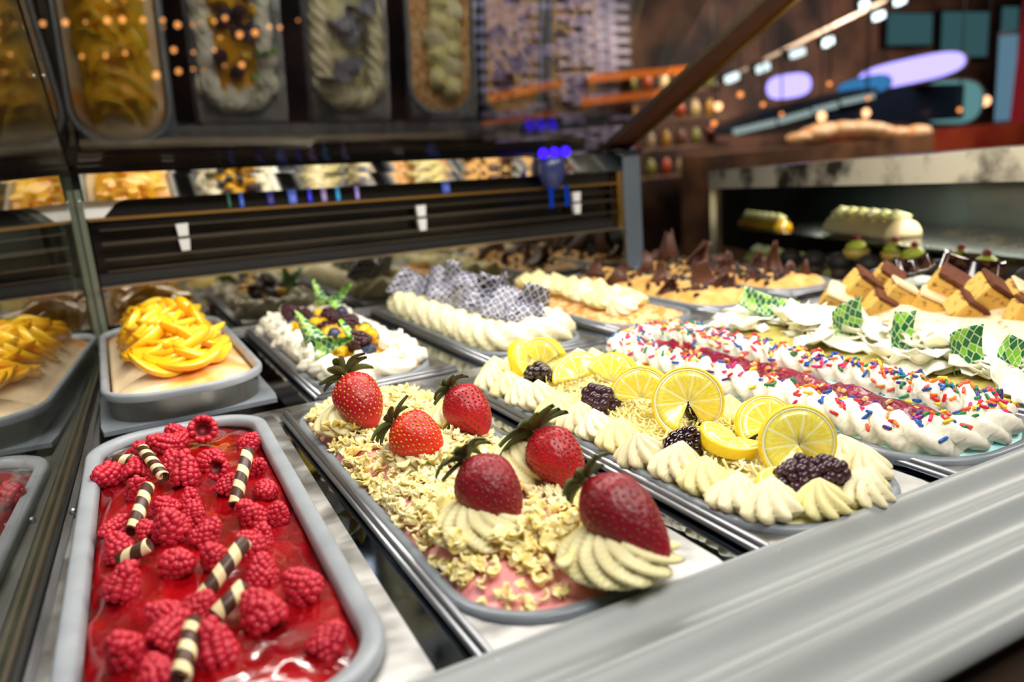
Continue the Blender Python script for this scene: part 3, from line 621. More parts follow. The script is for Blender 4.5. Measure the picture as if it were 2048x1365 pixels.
for i, ((x, y, R_), lb) in enumerate(zip(ROS, RSL)):
    H = .135 if i != 4 else .165
    me, V, F = dollop_mesh('cream_rosette', R_, H, 12, 2.3 if i % 2 else 1.9, .27, 20, .75, (0, 0), M['rosette'], .1, 6, i)
    z = .025; link('cream_rosette', me, loc=(x, y, z), label=lb, cat='cream rosette', group='cream rosettes on the strawberry gelato')
    add_surf('straw', [(a + x, b + y, c + z) for a, b, c in V], F); SURF.setdefault('strawros', []).append(SURF['straw'][-1])
# strawberries
def strawberry(p_top, p_tip, rad, skin, seedm, lab, cone=.55, seed=0, leaves=9, spread=.5, leafscale=1.):
    A_ = Vector(p_top); B_ = Vector(p_tip); d = (B_ - A_).normalized(); c = (A_ + B_) / 2; ln = (B_ - A_).length
    t_ = empty('strawberry', tuple(A_), (0, 0, 0), lab, 'strawberry', 'strawberries on cream rosettes')
    t_.rotation_mode = 'QUATERNION'; t_.rotation_quaternion = quat(d, seed * 1.3)
    rnd = random.Random(seed)
    nz_, na = 44, 72
    def prof(t): # t 0 at calyx 1 at tip
        base = math.sin(min(1., t / .34) * PI / 2) ** .62 if t < .34 else 1.
        tail = (1 - ((t - .34) / .66) ** (2.6 - cone)) ** .70 if t > .34 else 1.
        return base * tail
    ts = [0.5 - .5 * math.cos(PI * i / nz_) for i in range(nz_ + 1)]
    V = np.array([[ (rad * prof(t) + 1e-4) * math.cos(2 * PI * k / na), (rad * prof(t) + 1e-4) * math.sin(2 * PI * k / na), t * ln] for t in ts for k in range(na)])
    lump = np.array([1 + .05 * ns(v[0] / rad, v[1] / rad, v[2] / rad + seed, 1.1) for v in V]); V[:, :2] *= lump[:, None]
    seeds = []
    rows = 13
    for r_i in range(1, rows):
        t = .07 + .87 * r_i / rows; R_ = rad * prof(t); n_ = max(3, int(2 * PI * R_ / (.0225)))
        for k in range(n_):
            a = 2 * PI * (k + .5 * (r_i % 2)) / n_ + rnd.uniform(-.05, .05)
            seeds.append((R_ * math.cos(a), R_ * math.sin(a), t * ln + rnd.uniform(-.002, .002)))
    S_ = np.array(seeds); axisp = V.copy(); nrm = V.copy(); nrm[:, 2] *= .3; nrm[:, 2] -= ln * .15; nrm /= np.linalg.norm(nrm, axis=1)[:, None] + 1e-9
    d2 = ((V[:, None, :] - S_[None]) ** 2).sum(2).min(1)
    V -= nrm * (np.exp(-d2 / (.0056 ** 2)) * .0062)[:, None]
    F = []
    for i in range(nz_):
        for k in range(na): j = (k + 1) % na; F.append((i * na + k, i * na + j, (i + 1) * na + j, (i + 1) * na + k))
    b = link('body', mesh('strawberry_body', [tuple(v) for v in V], F, skin), t_)
    sv = ico(1, 1.0); parts = []
    for s in seeds:
        n_ = Vector((s[0], s[1], 0)).normalized(); q = n_.to_track_quat('X', 'Z').to_matrix().to_4x4()
        parts.append(xf(sv, Matrix.Translation(Vector(s) - n_ * .0022) @ q @ Matrix.Diagonal((.0024, .0034, .0050, 1))))
    link('seeds', mesh('strawberry_seeds', *join(parts), seedm), t_, kind='stuff')
    # calyx
    for k in range(leaves):
        a = 2 * PI * k / leaves + rnd.uniform(-.25, .25); L_ = rad * rnd.uniform(.75, 1.15) * leafscale; W_ = rad * rnd.uniform(.40, .58) * leafscale
        Vl = []; lift = rnd.uniform(-.6, .9) * spread; n_ = 7
        for i in range(n_ + 1):
            t = i / n_; x = .15 * rad + L_ * t; z = -.004 - L_ * (lift * t - .9 * lift * t * t * 1.1) * 1.0 - .01 * math.sin(t * 3); wv = W_ * math.sin(PI * (t * .85 + .12)) ** .9 * (1 - t * .35)
            for s_, zz in ((-1, 0), (0, .0035), (1, 0)): Vl.append((x, s_ * wv / 2, z + zz - abs(s_) * W_ * .12))
        m_ = 3; n3 = len(Vl); Vl2 = Vl + [(x, y, z - .0022) for x, y, z in Vl]; Fl = []
        for i in range(n_):
            for j in range(2):
                q_ = (i * 3 + j, i * 3 + j + 1, i * 3 + j + 4, i * 3 + j + 3); Fl.append(q_); Fl.append(tuple(n3 + v for v in q_[::-1]))
            Fl.append((i * 3, i * 3 + 3, n3 + i * 3 + 3, n3 + i * 3)); Fl.append((i * 3 + 2, n3 + i * 3 + 2, n3 + i * 3 + 5, i * 3 + 5))
        Vl2 = [(x * math.cos(a) - y * math.sin(a), x * math.sin(a) + y * math.cos(a), z) for x, y, z in Vl2]
        link('leaf', mesh('strawberry_leaf', Vl2, Fl, M['calyx']), t_)
    link('stem', mesh('strawberry_stem', *tube([(0, 0, .004), (.004, .002, -.016), (.012, .006, -.034)], [.009, .006, .005], 7), M['calyx']), t_)
    return t_
strawberry((.710, 2.85, .245), (.748, 2.68, .080), .088, M['straw'], M['seed'], 'upright red strawberry at the far left of the strawberry pan', .35, 1, 9, .7, 1.15)
strawberry((.733, 2.39, .180), (.838, 2.255, .085), .083, M['straworange'], M['seed'], 'orange-red speckled strawberry lying on its side in mid pan', .45, 2, 9, .5)
strawberry((.983, 2.49, .220), (1.045, 2.35, .080), .079, M['straw'], M['seeddark'], 'bright red strawberry at the far right of the strawberry pan', .5, 3, 9, .8, .9)
strawberry((.752, 1.84, .222), (.806, 1.685, .078), .083, M['strawdark'], M['seeddark'], 'dark red strawberry left of centre on a large rosette', .35, 4, 9, .9, .9)
strawberry((1.032, 1.965, .200), (1.076, 1.81, .065), .080, M['straw'], M['seeddark'], 'red strawberry with widely spread green leaves near the right edge', .35, 5, 10, .25, 1.35)
strawberry((.928, 1.53, .220), (1.010, 1.322, .078), .084, M['strawdark'], M['seeddark'], 'largest dark red strawberry nearest the front rail', .75, 6, 9, .6, .9)
# curls of white chocolate
CV = [curl_mesh('c', .042 + .012 * (i % 3), .034 + .010 * (i % 2), (1.2, 2.4, 3.4, 1.8, 2.9)[i % 5], None, i, .9 if i % 2 else -.7, 5, .004) for i in range(8)]
CM = [mesh('white_chocolate_curl', v, f, M['whitechoc']) for v, f in CV]
proto = None; rnd = random.Random(11); pts_ = []
ros2 = [(x, y, R_ * .86) for x, y, R_ in ROS]
tries = 0
while len(pts_) < 2300 and tries < 60000:
    tries += 1
    u = rnd.uniform(-.275, .275); v = rnd.uniform(-.94, .955)
    x, y = cx + u, cy + v
    if abs(u) > .25 and rnd.random() < .5: continue
    rim = max(abs(u) - .05, 0) / .23
    if math.hypot(max(abs(u) - .03, 0), max(abs(v) - .72, 0)) > .262: continue
    if v < -.80 and rnd.random() < .62: continue
    if u > .17 and v > -.45 and rnd.random() < .6: continue
    if ns(x, y, 4, 5) < -.22 and rnd.random() < .6: continue
    if any(math.hypot(x - a, y - b) < c for a, b, c in ros2): continue
    hit = drop('straw', x, y)
    if hit is None: continue
    pts_.append((x, y, hit[0].z))
pts_.sort(key=lambda p: math.hypot(p[0], p[1]))
stuffparts = []
for i, (x, y, z) in enumerate(pts_):
    e = Euler((rnd.uniform(-.8, .8), rnd.uniform(-.9, .9), rnd.uniform(0, 6.3)))
    s = rnd.uniform(.62, .95); zz = z + .006 + rnd.uniform(0, .026)
    k = rnd.randrange(8)
    if i < 300:
        link('white_chocolate_curl', CM[k], loc=(x, y, zz), rot=e, scl=s, label='pale yellow white chocolate curl scattered on the near pink gelato', cat='chocolate curl', group='white chocolate curls on the strawberry gelato')
    else:
        stuffparts.append(xf(CV[k], Matrix.Translation((x, y, zz)) @ e.to_matrix().to_4x4() @ Matrix.Scale(s, 4)))
link('white_chocolate_curls', mesh('white_chocolate_curls', *join(stuffparts), M['whitechoc']), label='pale yellow white chocolate curls covering the far strawberry gelato', cat='chocolate curls', kind='stuff')

# ------------------------------------------------------------------ lemon tray
cx, cy, w, h, r, rot = PN['lemon']
fill('lemon', 'lemon_gelato', cx, cy, w - .07, h - .07, r - .03, rot, lambda x, y, t: .045 * (1 - t ** 4) - .01 + .018 * ns(x, y, 2, 9) * (1 - t), M['yellowfill'], 'pale yellow lemon gelato covered with fine shreds')
DM = [dollop_mesh('star_dollop', .096, .112, 9, .8 + .3 * i, .36, 18, .45, (.15 * (i - 1), .1), M['creamyellow'] if i == 1 else M['cream'], .25, 6, 20 + i) for i in range(3)]
ring_pts = []
for k in range(12): ring_pts.append((-.222, -.76 + k * .137, 'left edge', k))
for k in range(12): ring_pts.append((.222, -.76 + k * .137, 'right edge', k))
nth = ['nearest', 'second', 'third', 'fourth', 'fifth', 'sixth', 'seventh', 'eighth', 'ninth', 'tenth', 'eleventh', 'twelfth']
for a, lb in ((-.185, 'near left corner'), (-.065, 'near end, just left of its middle'), (.065, 'near end, just right of its middle'), (.185, 'near right corner')): ring_pts.append((a, -.925 + max(0, abs(a) - .06) * .6, lb, None))
for a, lb in ((-.15, 'far left corner'), (-.01, 'middle of the far end'), (.14, 'far right corner')): ring_pts.append((a, .905 - abs(a) * .3, lb, None))
rnd = random.Random(3)
for i, (u, v, side, k) in enumerate(ring_pts):
    x, y = cx + u + rnd.uniform(-.008, .008), cy + v + rnd.uniform(-.012, .012); d_ = DM[i % 3]
    lb = ('yellowish-white star dollop on the %s of the lemon pan, %s from the front' % (side, nth[k])) if k is not None and k > 0 else ('yellowish-white star dollop at the %s of the lemon pan' % side if k is None else 'yellowish-white star dollop on the %s of the lemon pan, nearest the front' % side)
    s = rnd.uniform(.95, 1.1); rz = rnd.uniform(0, 6)
    link('cream_dollop', d_[0], loc=(x, y, -.004), rot=(rnd.uniform(-.12, .12), rnd.uniform(-.12, .12), rz), scl=(s, s, s * rnd.uniform(.95, 1.15)), label=lb, cat='cream dollop', group='star dollops round the lemon gelato')
# fine shreds
SH = [curl_mesh('s', .05 + .02 * (i % 3), .008, (.8, 1.8, 2.6, 1.3)[i % 4], None, 40 + i, .4, 4, .003, False) for i in range(5)]; parts = []
for i in range(950):
    u = rnd.uniform(-.19, .19); v = rnd.uniform(-.84, .86); hit = drop('lemon', cx + u, cy + v)
    if hit is None: continue
    e = Euler((rnd.uniform(-.7, .7), rnd.uniform(-.7, .7), rnd.uniform(0, 6.3)))
    parts.append(xf(SH[i % 5], Matrix.Translation((cx + u, cy + v, hit[0].z + .012 + rnd.uniform(0, .022))) @ e.to_matrix().to_4x4()))
link('white_chocolate_shreds', mesh('white_chocolate_shreds', *join(parts), M['whitechoc']), label='fine pale yellow shreds heaped over the lemon gelato', cat='chocolate shreds', kind='stuff')
def lemon_slice(R_, th, a0, a1, twist, lab, loc, rot, seed=0, flat=False):
    """slice (or part) with flesh, pith ring and rind; twist opens the cut by bending the two ends apart"""
    t_ = empty('lemon_slice', loc, (0, 0, 0), lab, 'lemon slice', 'lemon slices on the lemon gelato')
    if isinstance(rot, (tuple, list)): t_.rotation_euler = rot
    else: t_.rotation_mode = 'QUATERNION'; t_.rotation_quaternion = rot
    na = max(12, int(48 * (a1 - a0) / (2 * PI)))
    def P(a, rad, z):
        f = (a - (a0 + a1) / 2) / ((a1 - a0) / 2); return (rad * math.cos(a), rad * math.sin(a), z + twist * f * abs(f) ** .6 * (rad / R_) ** 1.1)
    full = (a1 - a0) > 6.27
    def ringmesh(prof, mm, name, uvf=None):
        V = []; UV = []; F = []; m_ = len(prof)
        for i in range(na + 1):
            a = a0 + (a1 - a0) * i / na
            for rad, z in prof: V.append(P(a, rad, z)); UV.append((a / (2 * PI), rad / R_))
        for i in range(na):
            for j in range(m_ - 1): F.append((i * m_ + j, (i + 1) * m_ + j, (i + 1) * m_ + j + 1, i * m_ + j + 1))
        F.append(tuple(range(m_))); F.append(tuple(na * m_ + j for j in range(m_))[::-1])
        return link(name, mesh('lemon_' + name, V, F, mm, uv=UV), t_)
    r1_, r2_, r3_ = R_ * .87, R_ * .925, R_
    ringmesh([(.004, -th / 2), (r1_ * .4, -th / 2 - .001), (r1_, -th / 2), (r1_, 0), (r1_, th / 2), (r1_ * .8, th / 2 + .0015), (r1_ * .4, th / 2 + .001), (.004, th / 2), (.004, -th / 2)], M['flesh'], 'flesh')
    ringmesh([(r1_, -th / 2), (r2_, -th / 2), (r2_, th / 2), (r1_, th / 2), (r1_, -th / 2)], M['pith'], 'pith')
    ringmesh([(r2_, -th / 2), (r3_ * .985, -th / 2 + .002), (r3_, -th / 4), (r3_, th / 4), (r3_ * .985, th / 2 - .002), (r2_, th / 2), (r2_, -th / 2)], M['rind'], 'rind')
    return t_
def face(nx, ny, nz, spin=0.): return quat((nx, ny, nz), spin)
# normals point out of the cut face; spin turns the wedge opening
lemon_slice(.125, .045, .5, 2.65, .0, 'lemon wedge standing tallest at the far end of the lemon pan', (1.60, 2.93, .095), face(-.92, -.35, .15, 0.0))
lemon_slice(.115, .045, 0.2, 3.3, .02, 'lemon half slice behind the farthest blackberry with rind facing out', (1.545, 2.99, .10), face(.55, -.8, .35, .3))
lemon_slice(.112, .042, .3, 3.3, .02, 'lemon half slice leaning behind the second blackberry', (1.635, 2.69, .085), face(-.5, -.62, .5, .1))
lemon_slice(.115, .042, .2, 3.1, .03, 'lemon half slice with thick rind right of the leaning one', (1.725, 2.58, .08), face(-.85, -.25, .35, -.2))
lemon_slice(.118, .042, .1, 3.4, .02, 'lemon half slice standing in the middle of the row', (1.640, 2.27, .10), face(-.75, -.55, .2, -.1))
lemon_slice(.121, .042, -1.15, 4.25, .055, 'round cut lemon slice standing upright in the middle of the pan', (1.655, 2.03, .14), face(-.62, -.72, .28, .1))
lemon_slice(.110, .042, -.5, 3.7, .05, 'lemon slice lying with its rind towards the viewer', (1.615, 1.77, .085), face(.15, -.35, .9, .8))
lemon_slice(.105, .042, .1, 3.4, .03, 'lemon half slice showing its segments behind the second upright slice', (1.735, 1.75, .105), face(-.35, -.8, .45, .1))
lemon_slice(.114, .042, -1.1, 4.2, .055, 'upright round lemon slice above the nearest blackberry', (1.670, 1.565, .125), face(-.55, -.78, .26, .1))
lemon_slice(.10, .035, 0, 3.2, 0, 'lemon piece lying flat inside the near end of the lemon pan', (1.545, 1.46, .058), face(.05, -.15, 1, .3))
lemon_slice(.10, .035, .4, 2.6, 0, 'pale lemon wedge at the near right of the lemon pan', (1.765, 1.52, .06), face(-.2, -.3, .9, 2.2))
BB = [berry_mesh('blackberry_%d' % i, 6, mm, M['black1'], drr=.27, r0=.62, length=1.1, sub=2, squash=.95, seed=30 + i) for i, mm in enumerate((M['black1'], M['black2'], M['black3']))]
BL = [(1.520, 2.83, 0.064, 0, 'black shiny blackberry in front of the tallest lemon wedge'), (1.735, 2.93, 0.045, 2, 'reddish blackberry behind the tallest lemon wedge'), (1.515, 2.38, 0.068, 1, 'frosted blackberry on the left in the far half of the lemon pan'),
      (1.800, 2.34, 0.05, 0, 'blackberry peeping out behind the upright lemon slice'), (1.735, 2.08, 0.05, 0, 'blackberry seen through the cut of the round lemon slice'), (1.490, 1.84, 0.060, 0, 'shiny blackberry below the round lemon slice in mid pan'),
      (1.700, 1.80, 0.05, 0, 'blackberry between the lying slice and the near upright slice'), (1.575, 1.475, 0.058, 1, 'large blackberry nearest the front of the lemon pan, left of its twin'), (1.655, 1.435, 0.056, 1, 'blackberry nearest the front touching the right of its twin')]
for x, y, rad, v, lb in BL:
    s = rad * 1.2; az = rnd.uniform(0, 6); z = drop('lemon', x, y)[0].z if drop('lemon', x, y) else .03
    o = berry_proto('blackberry', BB[v][0], BB[v][1], lb, 'blackberry', 'blackberries on the lemon gelato', s)
    o.location = Vector((x, y, z + s * .78)) * K; o.rotation_mode = 'QUATERNION'; o.rotation_quaternion = quat((math.cos(az), math.sin(az), rnd.uniform(.3, 2))); o.scale = (s, s, s)

# ------------------------------------------------------------------ sprinkle tray
cx, cy, w, h, r, rot = PN['sprk']
fill('sprk', 'blue_gelato', cx, cy, w - .07, h - .07, r - .03, rot, lambda x, y, t: .03 * (1 - t ** 4) - .005 + .006 * ns(x, y, 3, 12), M['bluefill'], 'pale blue gelato showing round the cream border and red centre')
fill('sprk', 'berry_compote', cx, cy + .02, .22, 1.62, .10, rot, lambda x, y, t: .062 - .045 * t ** 3 + .022 * ns(x, y, 7, 22) - .05 * max(0, ns(x, y, 2, 6)), M['compote'], 'glossy dark red berry compote strip with nut pieces down the middle', 'compote', nr=12)
rope_border('sprk', 'piped_cream', .115, .082, M['creamwhite'], 'piped white cream rope with rainbow sprinkles round the red centre', rot_rate=34, lobes=4, amp=.55, puls=.05, prate=30, z0=-.004, flat=.92)
rnd = random.Random(21)
def capsule(L_, R_, n=6):
    rings = [[(R_ * s * math.cos(2 * PI * k / n), R_ * s * math.sin(2 * PI * k / n), z) for k in range(n)] for s, z in ((.5, -L_ / 2), (1, -L_ / 2 + R_ * .6), (1, L_ / 2 - R_ * .6), (.5, L_ / 2))]
    return loft(rings, True, True, True)
cap = capsule(.034, .0058); names_ = list(cols)
CMX = {c_: mesh('sprinkle_' + c_, cap[0], cap[1], M['sp_' + c_]) for c_ in names_}
P_ = []; tries = 0
while len(P_) < 900 and tries < 20000:
    tries += 1
    u = rnd.uniform(-.27, .27); v = rnd.uniform(-.9, .9); dd = math.hypot(max(abs(u) - .03, 0) if abs(v) > .7 else abs(u), max(abs(v) - .7, 0))
    if dd > .262: continue
    if dd < .09 and rnd.random() < .88: continue
    if u < -.16 and rnd.random() < .55: continue
    hit = drop('sprk', cx + u, cy + v)
    if hit is None: continue
    P_.append((cx + u, cy + v, hit[0].z, hit[1].copy()))
P_.sort(key=lambda p: math.hypot(p[0], p[1])); parts = []; pm = []
for i, (x, y, z, n_) in enumerate(P_):
    a = rnd.uniform(0, 2 * PI); d = Vector((math.cos(a), math.sin(a), 0)); d = (d - n_ * d.dot(n_) + n_ * rnd.uniform(-.1, .25)).normalized()
    c_ = rnd.choice(names_[:8]); q = quat(d); s = rnd.uniform(.75, 1.15); p = Vector((x, y, z)) + n_ * .005
    if i < 300: link('sprinkle', CMX[c_], loc=tuple(p), rot=q, scl=(1, 1, s), label='%s sugar sprinkle on the near part of the cream rope' % c_, cat='sprinkle', group='%s sprinkles on the near part of the cream rope' % c_)
    else:
        parts.append(xf(cap, Matrix.Translation(p) @ q.to_matrix().to_4x4() @ Matrix.Diagonal((1, 1, s, 1)))); pm += [names_.index(c_)] * len(cap[1])
V, F = join(parts)
link('sprinkles', mesh('sprinkles', V, F, [M['sp_' + c_] for c_ in names_], pm), label='many rainbow sugar sprinkles on the far part of the cream rope', cat='sprinkles', kind='stuff')
# nuts in the compote
nv = ico(1, 1.); parts = []
for i in range(26):
    x, y = cx + rnd.uniform(-.07, .07), cy + rnd.uniform(-.7, .7); hit = drop('sprk', x, y)
    e = Euler((rnd.uniform(0, 3), rnd.uniform(0, 3), 0)).to_matrix().to_4x4(); parts.append(xf(nv, Matrix.Translation((x, y, hit[0].z)) @ e @ Matrix.Diagonal((.02, .014, .009, 1))))
link('nut_pieces', mesh('nut_pieces', *join(parts), M['almond'], smooth=False), label='small beige nut pieces set in the red compote', cat='nuts', kind='stuff')

# ------------------------------------------------------------------ thin pieces: shards, flakes, patterned chocolate
def patch(c4, bend=(0, 0), th=.005, n=6, uvs=1.0, ripple=0., seed=0):
    """thin curved plate over four 2-D corners; bend lifts it out of its plane"""
    V = []; UV = []
    for s_ in (0, 1):
        for i in range(n + 1):
            for j in range(n + 1):
                a, b = i / n, j / n
                x = (c4[0][0] * (1 - a) + c4[1][0] * a) * (1 - b) + (c4[3][0] * (1 - a) + c4[2][0] * a) * b
                y = (c4[0][1] * (1 - a) + c4[1][1] * a) * (1 - b) + (c4[3][1] * (1 - a) + c4[2][1] * a) * b
                z = bend[0] * (a - .5) ** 2 + bend[1] * (b - .5) ** 2 + ripple * ns(x, y, seed, 14)
                if ripple and (i in (0, n) or j in (0, n)): x += .35 * ripple * ns(x, y, seed + 5, 30); y += .35 * ripple * ns(x, y, seed + 9, 30)
                V.append((x, y, z - th * s_)); UV.append((x * uvs * 5, y * uvs * 5))
    m_ = (n + 1) ** 2; F = []
    for i in range(n):
        for j in range(n):
            q = (i * (n + 1) + j, (i + 1) * (n + 1) + j, (i + 1) * (n + 1) + j + 1, i * (n + 1) + j + 1); F.append(q); F.append(tuple(m_ + v for v in q[::-1]))
    B_ = [i * (n + 1) for i in range(n + 1)] + [n * (n + 1) + j for j in range(1, n + 1)] + [i * (n + 1) + n for i in range(n - 1, -1, -1)] + [j for j in range(n - 1, 0, -1)]
    for k in range(len(B_)): a, b = B_[k], B_[(k + 1) % len(B_)]; F.append((a, m_ + a, m_ + b, b))
    return V, F, UV
def basis(xa, ya):
    x = Vector(xa).normalized(); y = Vector(ya); y = (y - x * y.dot(x)).normalized(); z = x.cross(y); return Matrix((x, y, z)).transposed().to_quaternion()

# ------------------------------------------------------------------ pistachio tray with white flakes
cx, cy, w, h, r, rot = PN['coco']
fill('coco', 'pistachio_gelato', cx, cy, w - .07, h - .07, r - .03, rot, lambda x, y, t: .035 * (1 - t ** 4) - .008 + .02 * ns(x, y, 2, 5) * (1 - t), M['pistachio'], 'olive green pistachio gelato under large white flakes')
rnd = random.Random(31)
for i in range(58):
    v = -.84 + 1.72 * (i + rnd.random()) / 58; u = rnd.gauss(-.01, .11); u = max(-.22, min(.22, u)); s = rnd.uniform(.08, .17)
    hit = drop('coco', cx + u, cy + v); z = hit[0].z if hit else .03
    c4 = [(-s * rnd.uniform(.6, 1.1), -s * rnd.uniform(.4, .9)), (s * rnd.uniform(.6, 1.2), -s * rnd.uniform(.3, .8)), (s * rnd.uniform(.4, 1.0), s * rnd.uniform(.3, .8)), (-s * rnd.uniform(.5, 1.0), s * rnd.uniform(.4, .9))]
    V, F, UV = patch(c4, (rnd.uniform(.02, .11), rnd.uniform(-.04, .07)), .005, 6, 1, .05, i)
    side = 'near' if v < -.3 else ('middle' if v < .3 else 'far')
    link('white_flake', mesh('white_flake', V, F, M['coco'], uv=UV), loc=(cx + u, cy + v, z + .012 + .03 * rnd.random() + .02 * max(0, 1 - abs(u) / .15)), rot=(rnd.gauss(0, .22), rnd.gauss(0, .22), rnd.uniform(0, 6.3)),
         label='large white chocolate flake on the %s part of the pistachio gelato' % side, cat='chocolate flake', group='white flakes on the %s pistachio gelato' % side)
def thinpiece(name, c4, bend, th, m_, loc, q, lab, cat, grp, uvs=1., parent=None):
    V, F, UV = patch(c4, bend, th, 7, uvs)
    return link(name, mesh(name, V, F, m_, uv=UV), parent, loc=loc, rot=q, label=lab, cat=cat, group=grp)
GR = [((3.03, 3.10, .15), (.75, -.5, -.35), (.35, .5, .8), .15, .065, 'green patterned chocolate strip leaning at the far end of the pistachio gelato'),
      ((2.965, 2.53, .155), (.85, -.2, .25), (.05, .1, 1), .08, .105, 'upright curled green patterned chocolate, second from the far end'),
      ((3.00, 2.27, .145), (.7, -.5, -.1), (.2, .3, 1), .045, .10, 'narrow twisted green patterned chocolate in the middle of the pistachio pan'),
      ((2.935, 1.94, .14), (.85, -.45, .15), (.05, .1, 1), .065, .10, 'upright green patterned chocolate, second from the near end of the pistachio pan'),
      ((3.03, 1.72, .12), (.75, -.65, -.45), (.3, .3, .8), .15, .055, 'green patterned chocolate bending down at the near end of the pistachio pan')]
for loc, xa, ya, a, b, lb in GR:
    thinpiece('patterned_chocolate', [(-a, -b), (a * .85, -b * 1.05), (a * 1.1, b), (-a * .9, b * .9)], (.12, .10), .006, M['green'], (loc[0], loc[1] - .03, loc[2] - .035), basis(xa, ya), lb, 'chocolate piece', 'green patterned chocolates')

# ------------------------------------------------------------------ tiramisu tray
cx, cy, w, h, r, rot = PN['tira']
m = M['tira2'] = mat('tiramisu_cream_dusted', '#eed5ab', .45, sss=.15, sssr=.004, col2='#9a6038', nscale=90, ndet=6, ncon=(.56, .72), bump=.3, bscale=60)
fill('tira', 'tiramisu_gelato', cx, cy, w - .07, h - .07, r - .03, rot, lambda x, y, t: .075 * (1 - t ** 3) - .008 + .022 * math.sin(x * 18 + 3 * ns(x, y, 1, 3)) * (1 - t) + .012 * ns(x, y, 5, 8), M['tira2'], 'beige tiramisu gelato dusted with cocoa')
rnd = random.Random(41)
CU = [(3.52, 3.02, .13, .075), (3.66, 2.96, .19, .085), (3.60, 2.80, .12, .065), (3.72, 2.78, .16, .075), (3.80, 2.92, .22, .07), (3.74, 2.62, .13, .07), (3.86, 2.60, .20, .090), (3.74, 2.42, .13, .07), (3.86, 2.38, .19, .085), (3.96, 2.30, .17, .07),
      (3.80, 2.16, .13, .07), (3.94, 2.10, .20, .09), (3.76, 1.94, .11, .075), (3.92, 1.88, .16, .08)]
CUL = ['farthest pale sponge cube on the tiramisu', 'cocoa-topped cake cube near the far end of the tiramisu', 'pale sponge cube low in front of the far cocoa cube', 'pale sponge cube right of the low one at the far end', 'pale sponge cube under the far glossy chocolate', 'low yellow sponge cube in mid pan left', 'large cocoa-topped cake cube in mid tiramisu',
       'marbled sponge cube in front of the mid cocoa cube', 'cocoa-edged marbled cube right of the mid one', 'small sponge cube behind the marbled one', 'low pale sponge cube towards the near end', 'cocoa-topped cake cube at the right edge of the photo', 'yellow sponge corner piece at the right edge', 'sponge cube at the near end of the tiramisu']
for i, ((x, y, z, s), lb) in enumerate(zip(CU, CUL)):
    t_ = empty('cake_cube', (x, y, z - .045), (rnd.uniform(-.15, .15) + .55, rnd.uniform(-.45, -.05), .75 + rnd.uniform(-.3, .3)), lb, 'cake cube', 'cake cubes on the tiramisu')
    def cube(x0, x1, y0, y1, z0, z1, nm, m_):
        bm = bmesh.new(); bmesh.ops.create_cube(bm, size=1.0)
        for v in bm.verts: v.co = Vector((x0 + (v.co.x + .5) * (x1 - x0), y0 + (v.co.y + .5) * (y1 - y0), z0 + (v.co.z + .5) * (z1 - z0)))
        bmesh.ops.bevel(bm, geom=list(bm.edges), offset=.006, segments=2, affect='EDGES')
        bm.verts.index_update(); V = [tuple(v.co) for v in bm.verts]; F = [tuple(v.index for v in f.verts) for f in bm.faces]; bm.free()
        link(nm, mesh(nm, V, F, m_, smooth=False), t_)
    cube(-s, s, -s, s, -s, s * .50, 'sponge', M['cakecube'])
    cube(-s * 1.0, s * 1.0, -s * 1.0, s * 1.0, s * .56, s * .80, 'cocoa_layer', M['cocoa'] if 'ocoa' in lb or i % 3 == 1 else M['tira'])
for (loc, xa, ya, a, b, lb) in [((3.98, 2.90, .27), (.7, -.7, .15), (.4, .6, .5), .10, .06, 'speckled glossy dark chocolate plate above the sponge cubes'), ((4.03, 2.60, .27), (.6, -.75, -.25), (.4, .4, .8), .16, .07, 'long glossy black chocolate plate behind the cocoa cube'),
                                ((3.90, 3.08, .22), (.7, -.4, .3), (.2, .6, .6), .06, .04, 'small glossy chocolate chip at the far end of the tiramisu')]:
    thinpiece('glossy_chocolate', [(-a, -b), (a, -b), (a * .9, b), (-a * .9, b)], (.15, .0), .010, M['glossychoc'], (loc[0], loc[1], loc[2] - .05), basis(xa, ya), lb, 'chocolate piece', 'glossy chocolates on the tiramisu')

# ------------------------------------------------------------------ peach tray
cx, cy, w, h, r, rot = (.215, 4.58, .70, 1.96, .27, 0)
def zp(x, y, t): return .095 + .055 * (1 - t ** 3) + .105 * max(0, 1 - (x / .27) ** 2) * max(0, 1 - ((y + .02) / .86) ** 2) + .02 * ns(x, y, 4, 7) * (1 - t ** 4)
fill('peach', 'peach_gelato', cx, cy, w - .09, h - .09, r - .04, rot, zp, M['peachcream'], 'creamy pale peach gelato swirled with orange under peach slices', bottom=.02)
rnd = random.Random(51)
def peach_slice_mesh(seed):
    """half-moon wedge of peach: round skin side, straight inner edge, gently arched"""
    rd = random.Random(seed); Ra = .115 * rd.uniform(.92, 1.12); rings = []; n_ = 16
    for i in range(n_ + 1):
        a = -1.5 + 3.0 * i / n_; e = max(.12, math.cos(a)) ** .4
        ox, oy = Ra * 1.05 * math.cos(a), Ra * 1.08 * math.sin(a); ix, iy = Ra * .06 * math.cos(a), oy * .86; ring = []
        for f_, z_ in ((0, 0), (.10, .6), (.35, 1.), (.7, .8), (1., .35), (1., -.35), (.6, -.6), (.1, -.5)):
            x = ox + (ix - ox) * f_; y = oy + (iy - oy) * f_; ring.append((x - Ra * .45, y, z_ * .026 * e - 2.2 * y * y))
        rings.append(ring)
    V, F = loft(rings, True, True, True); return mesh('peach_slice', V, F, M['peach'])
PSM = [peach_slice_mesh(i) for i in range(4)]
np_ = 0
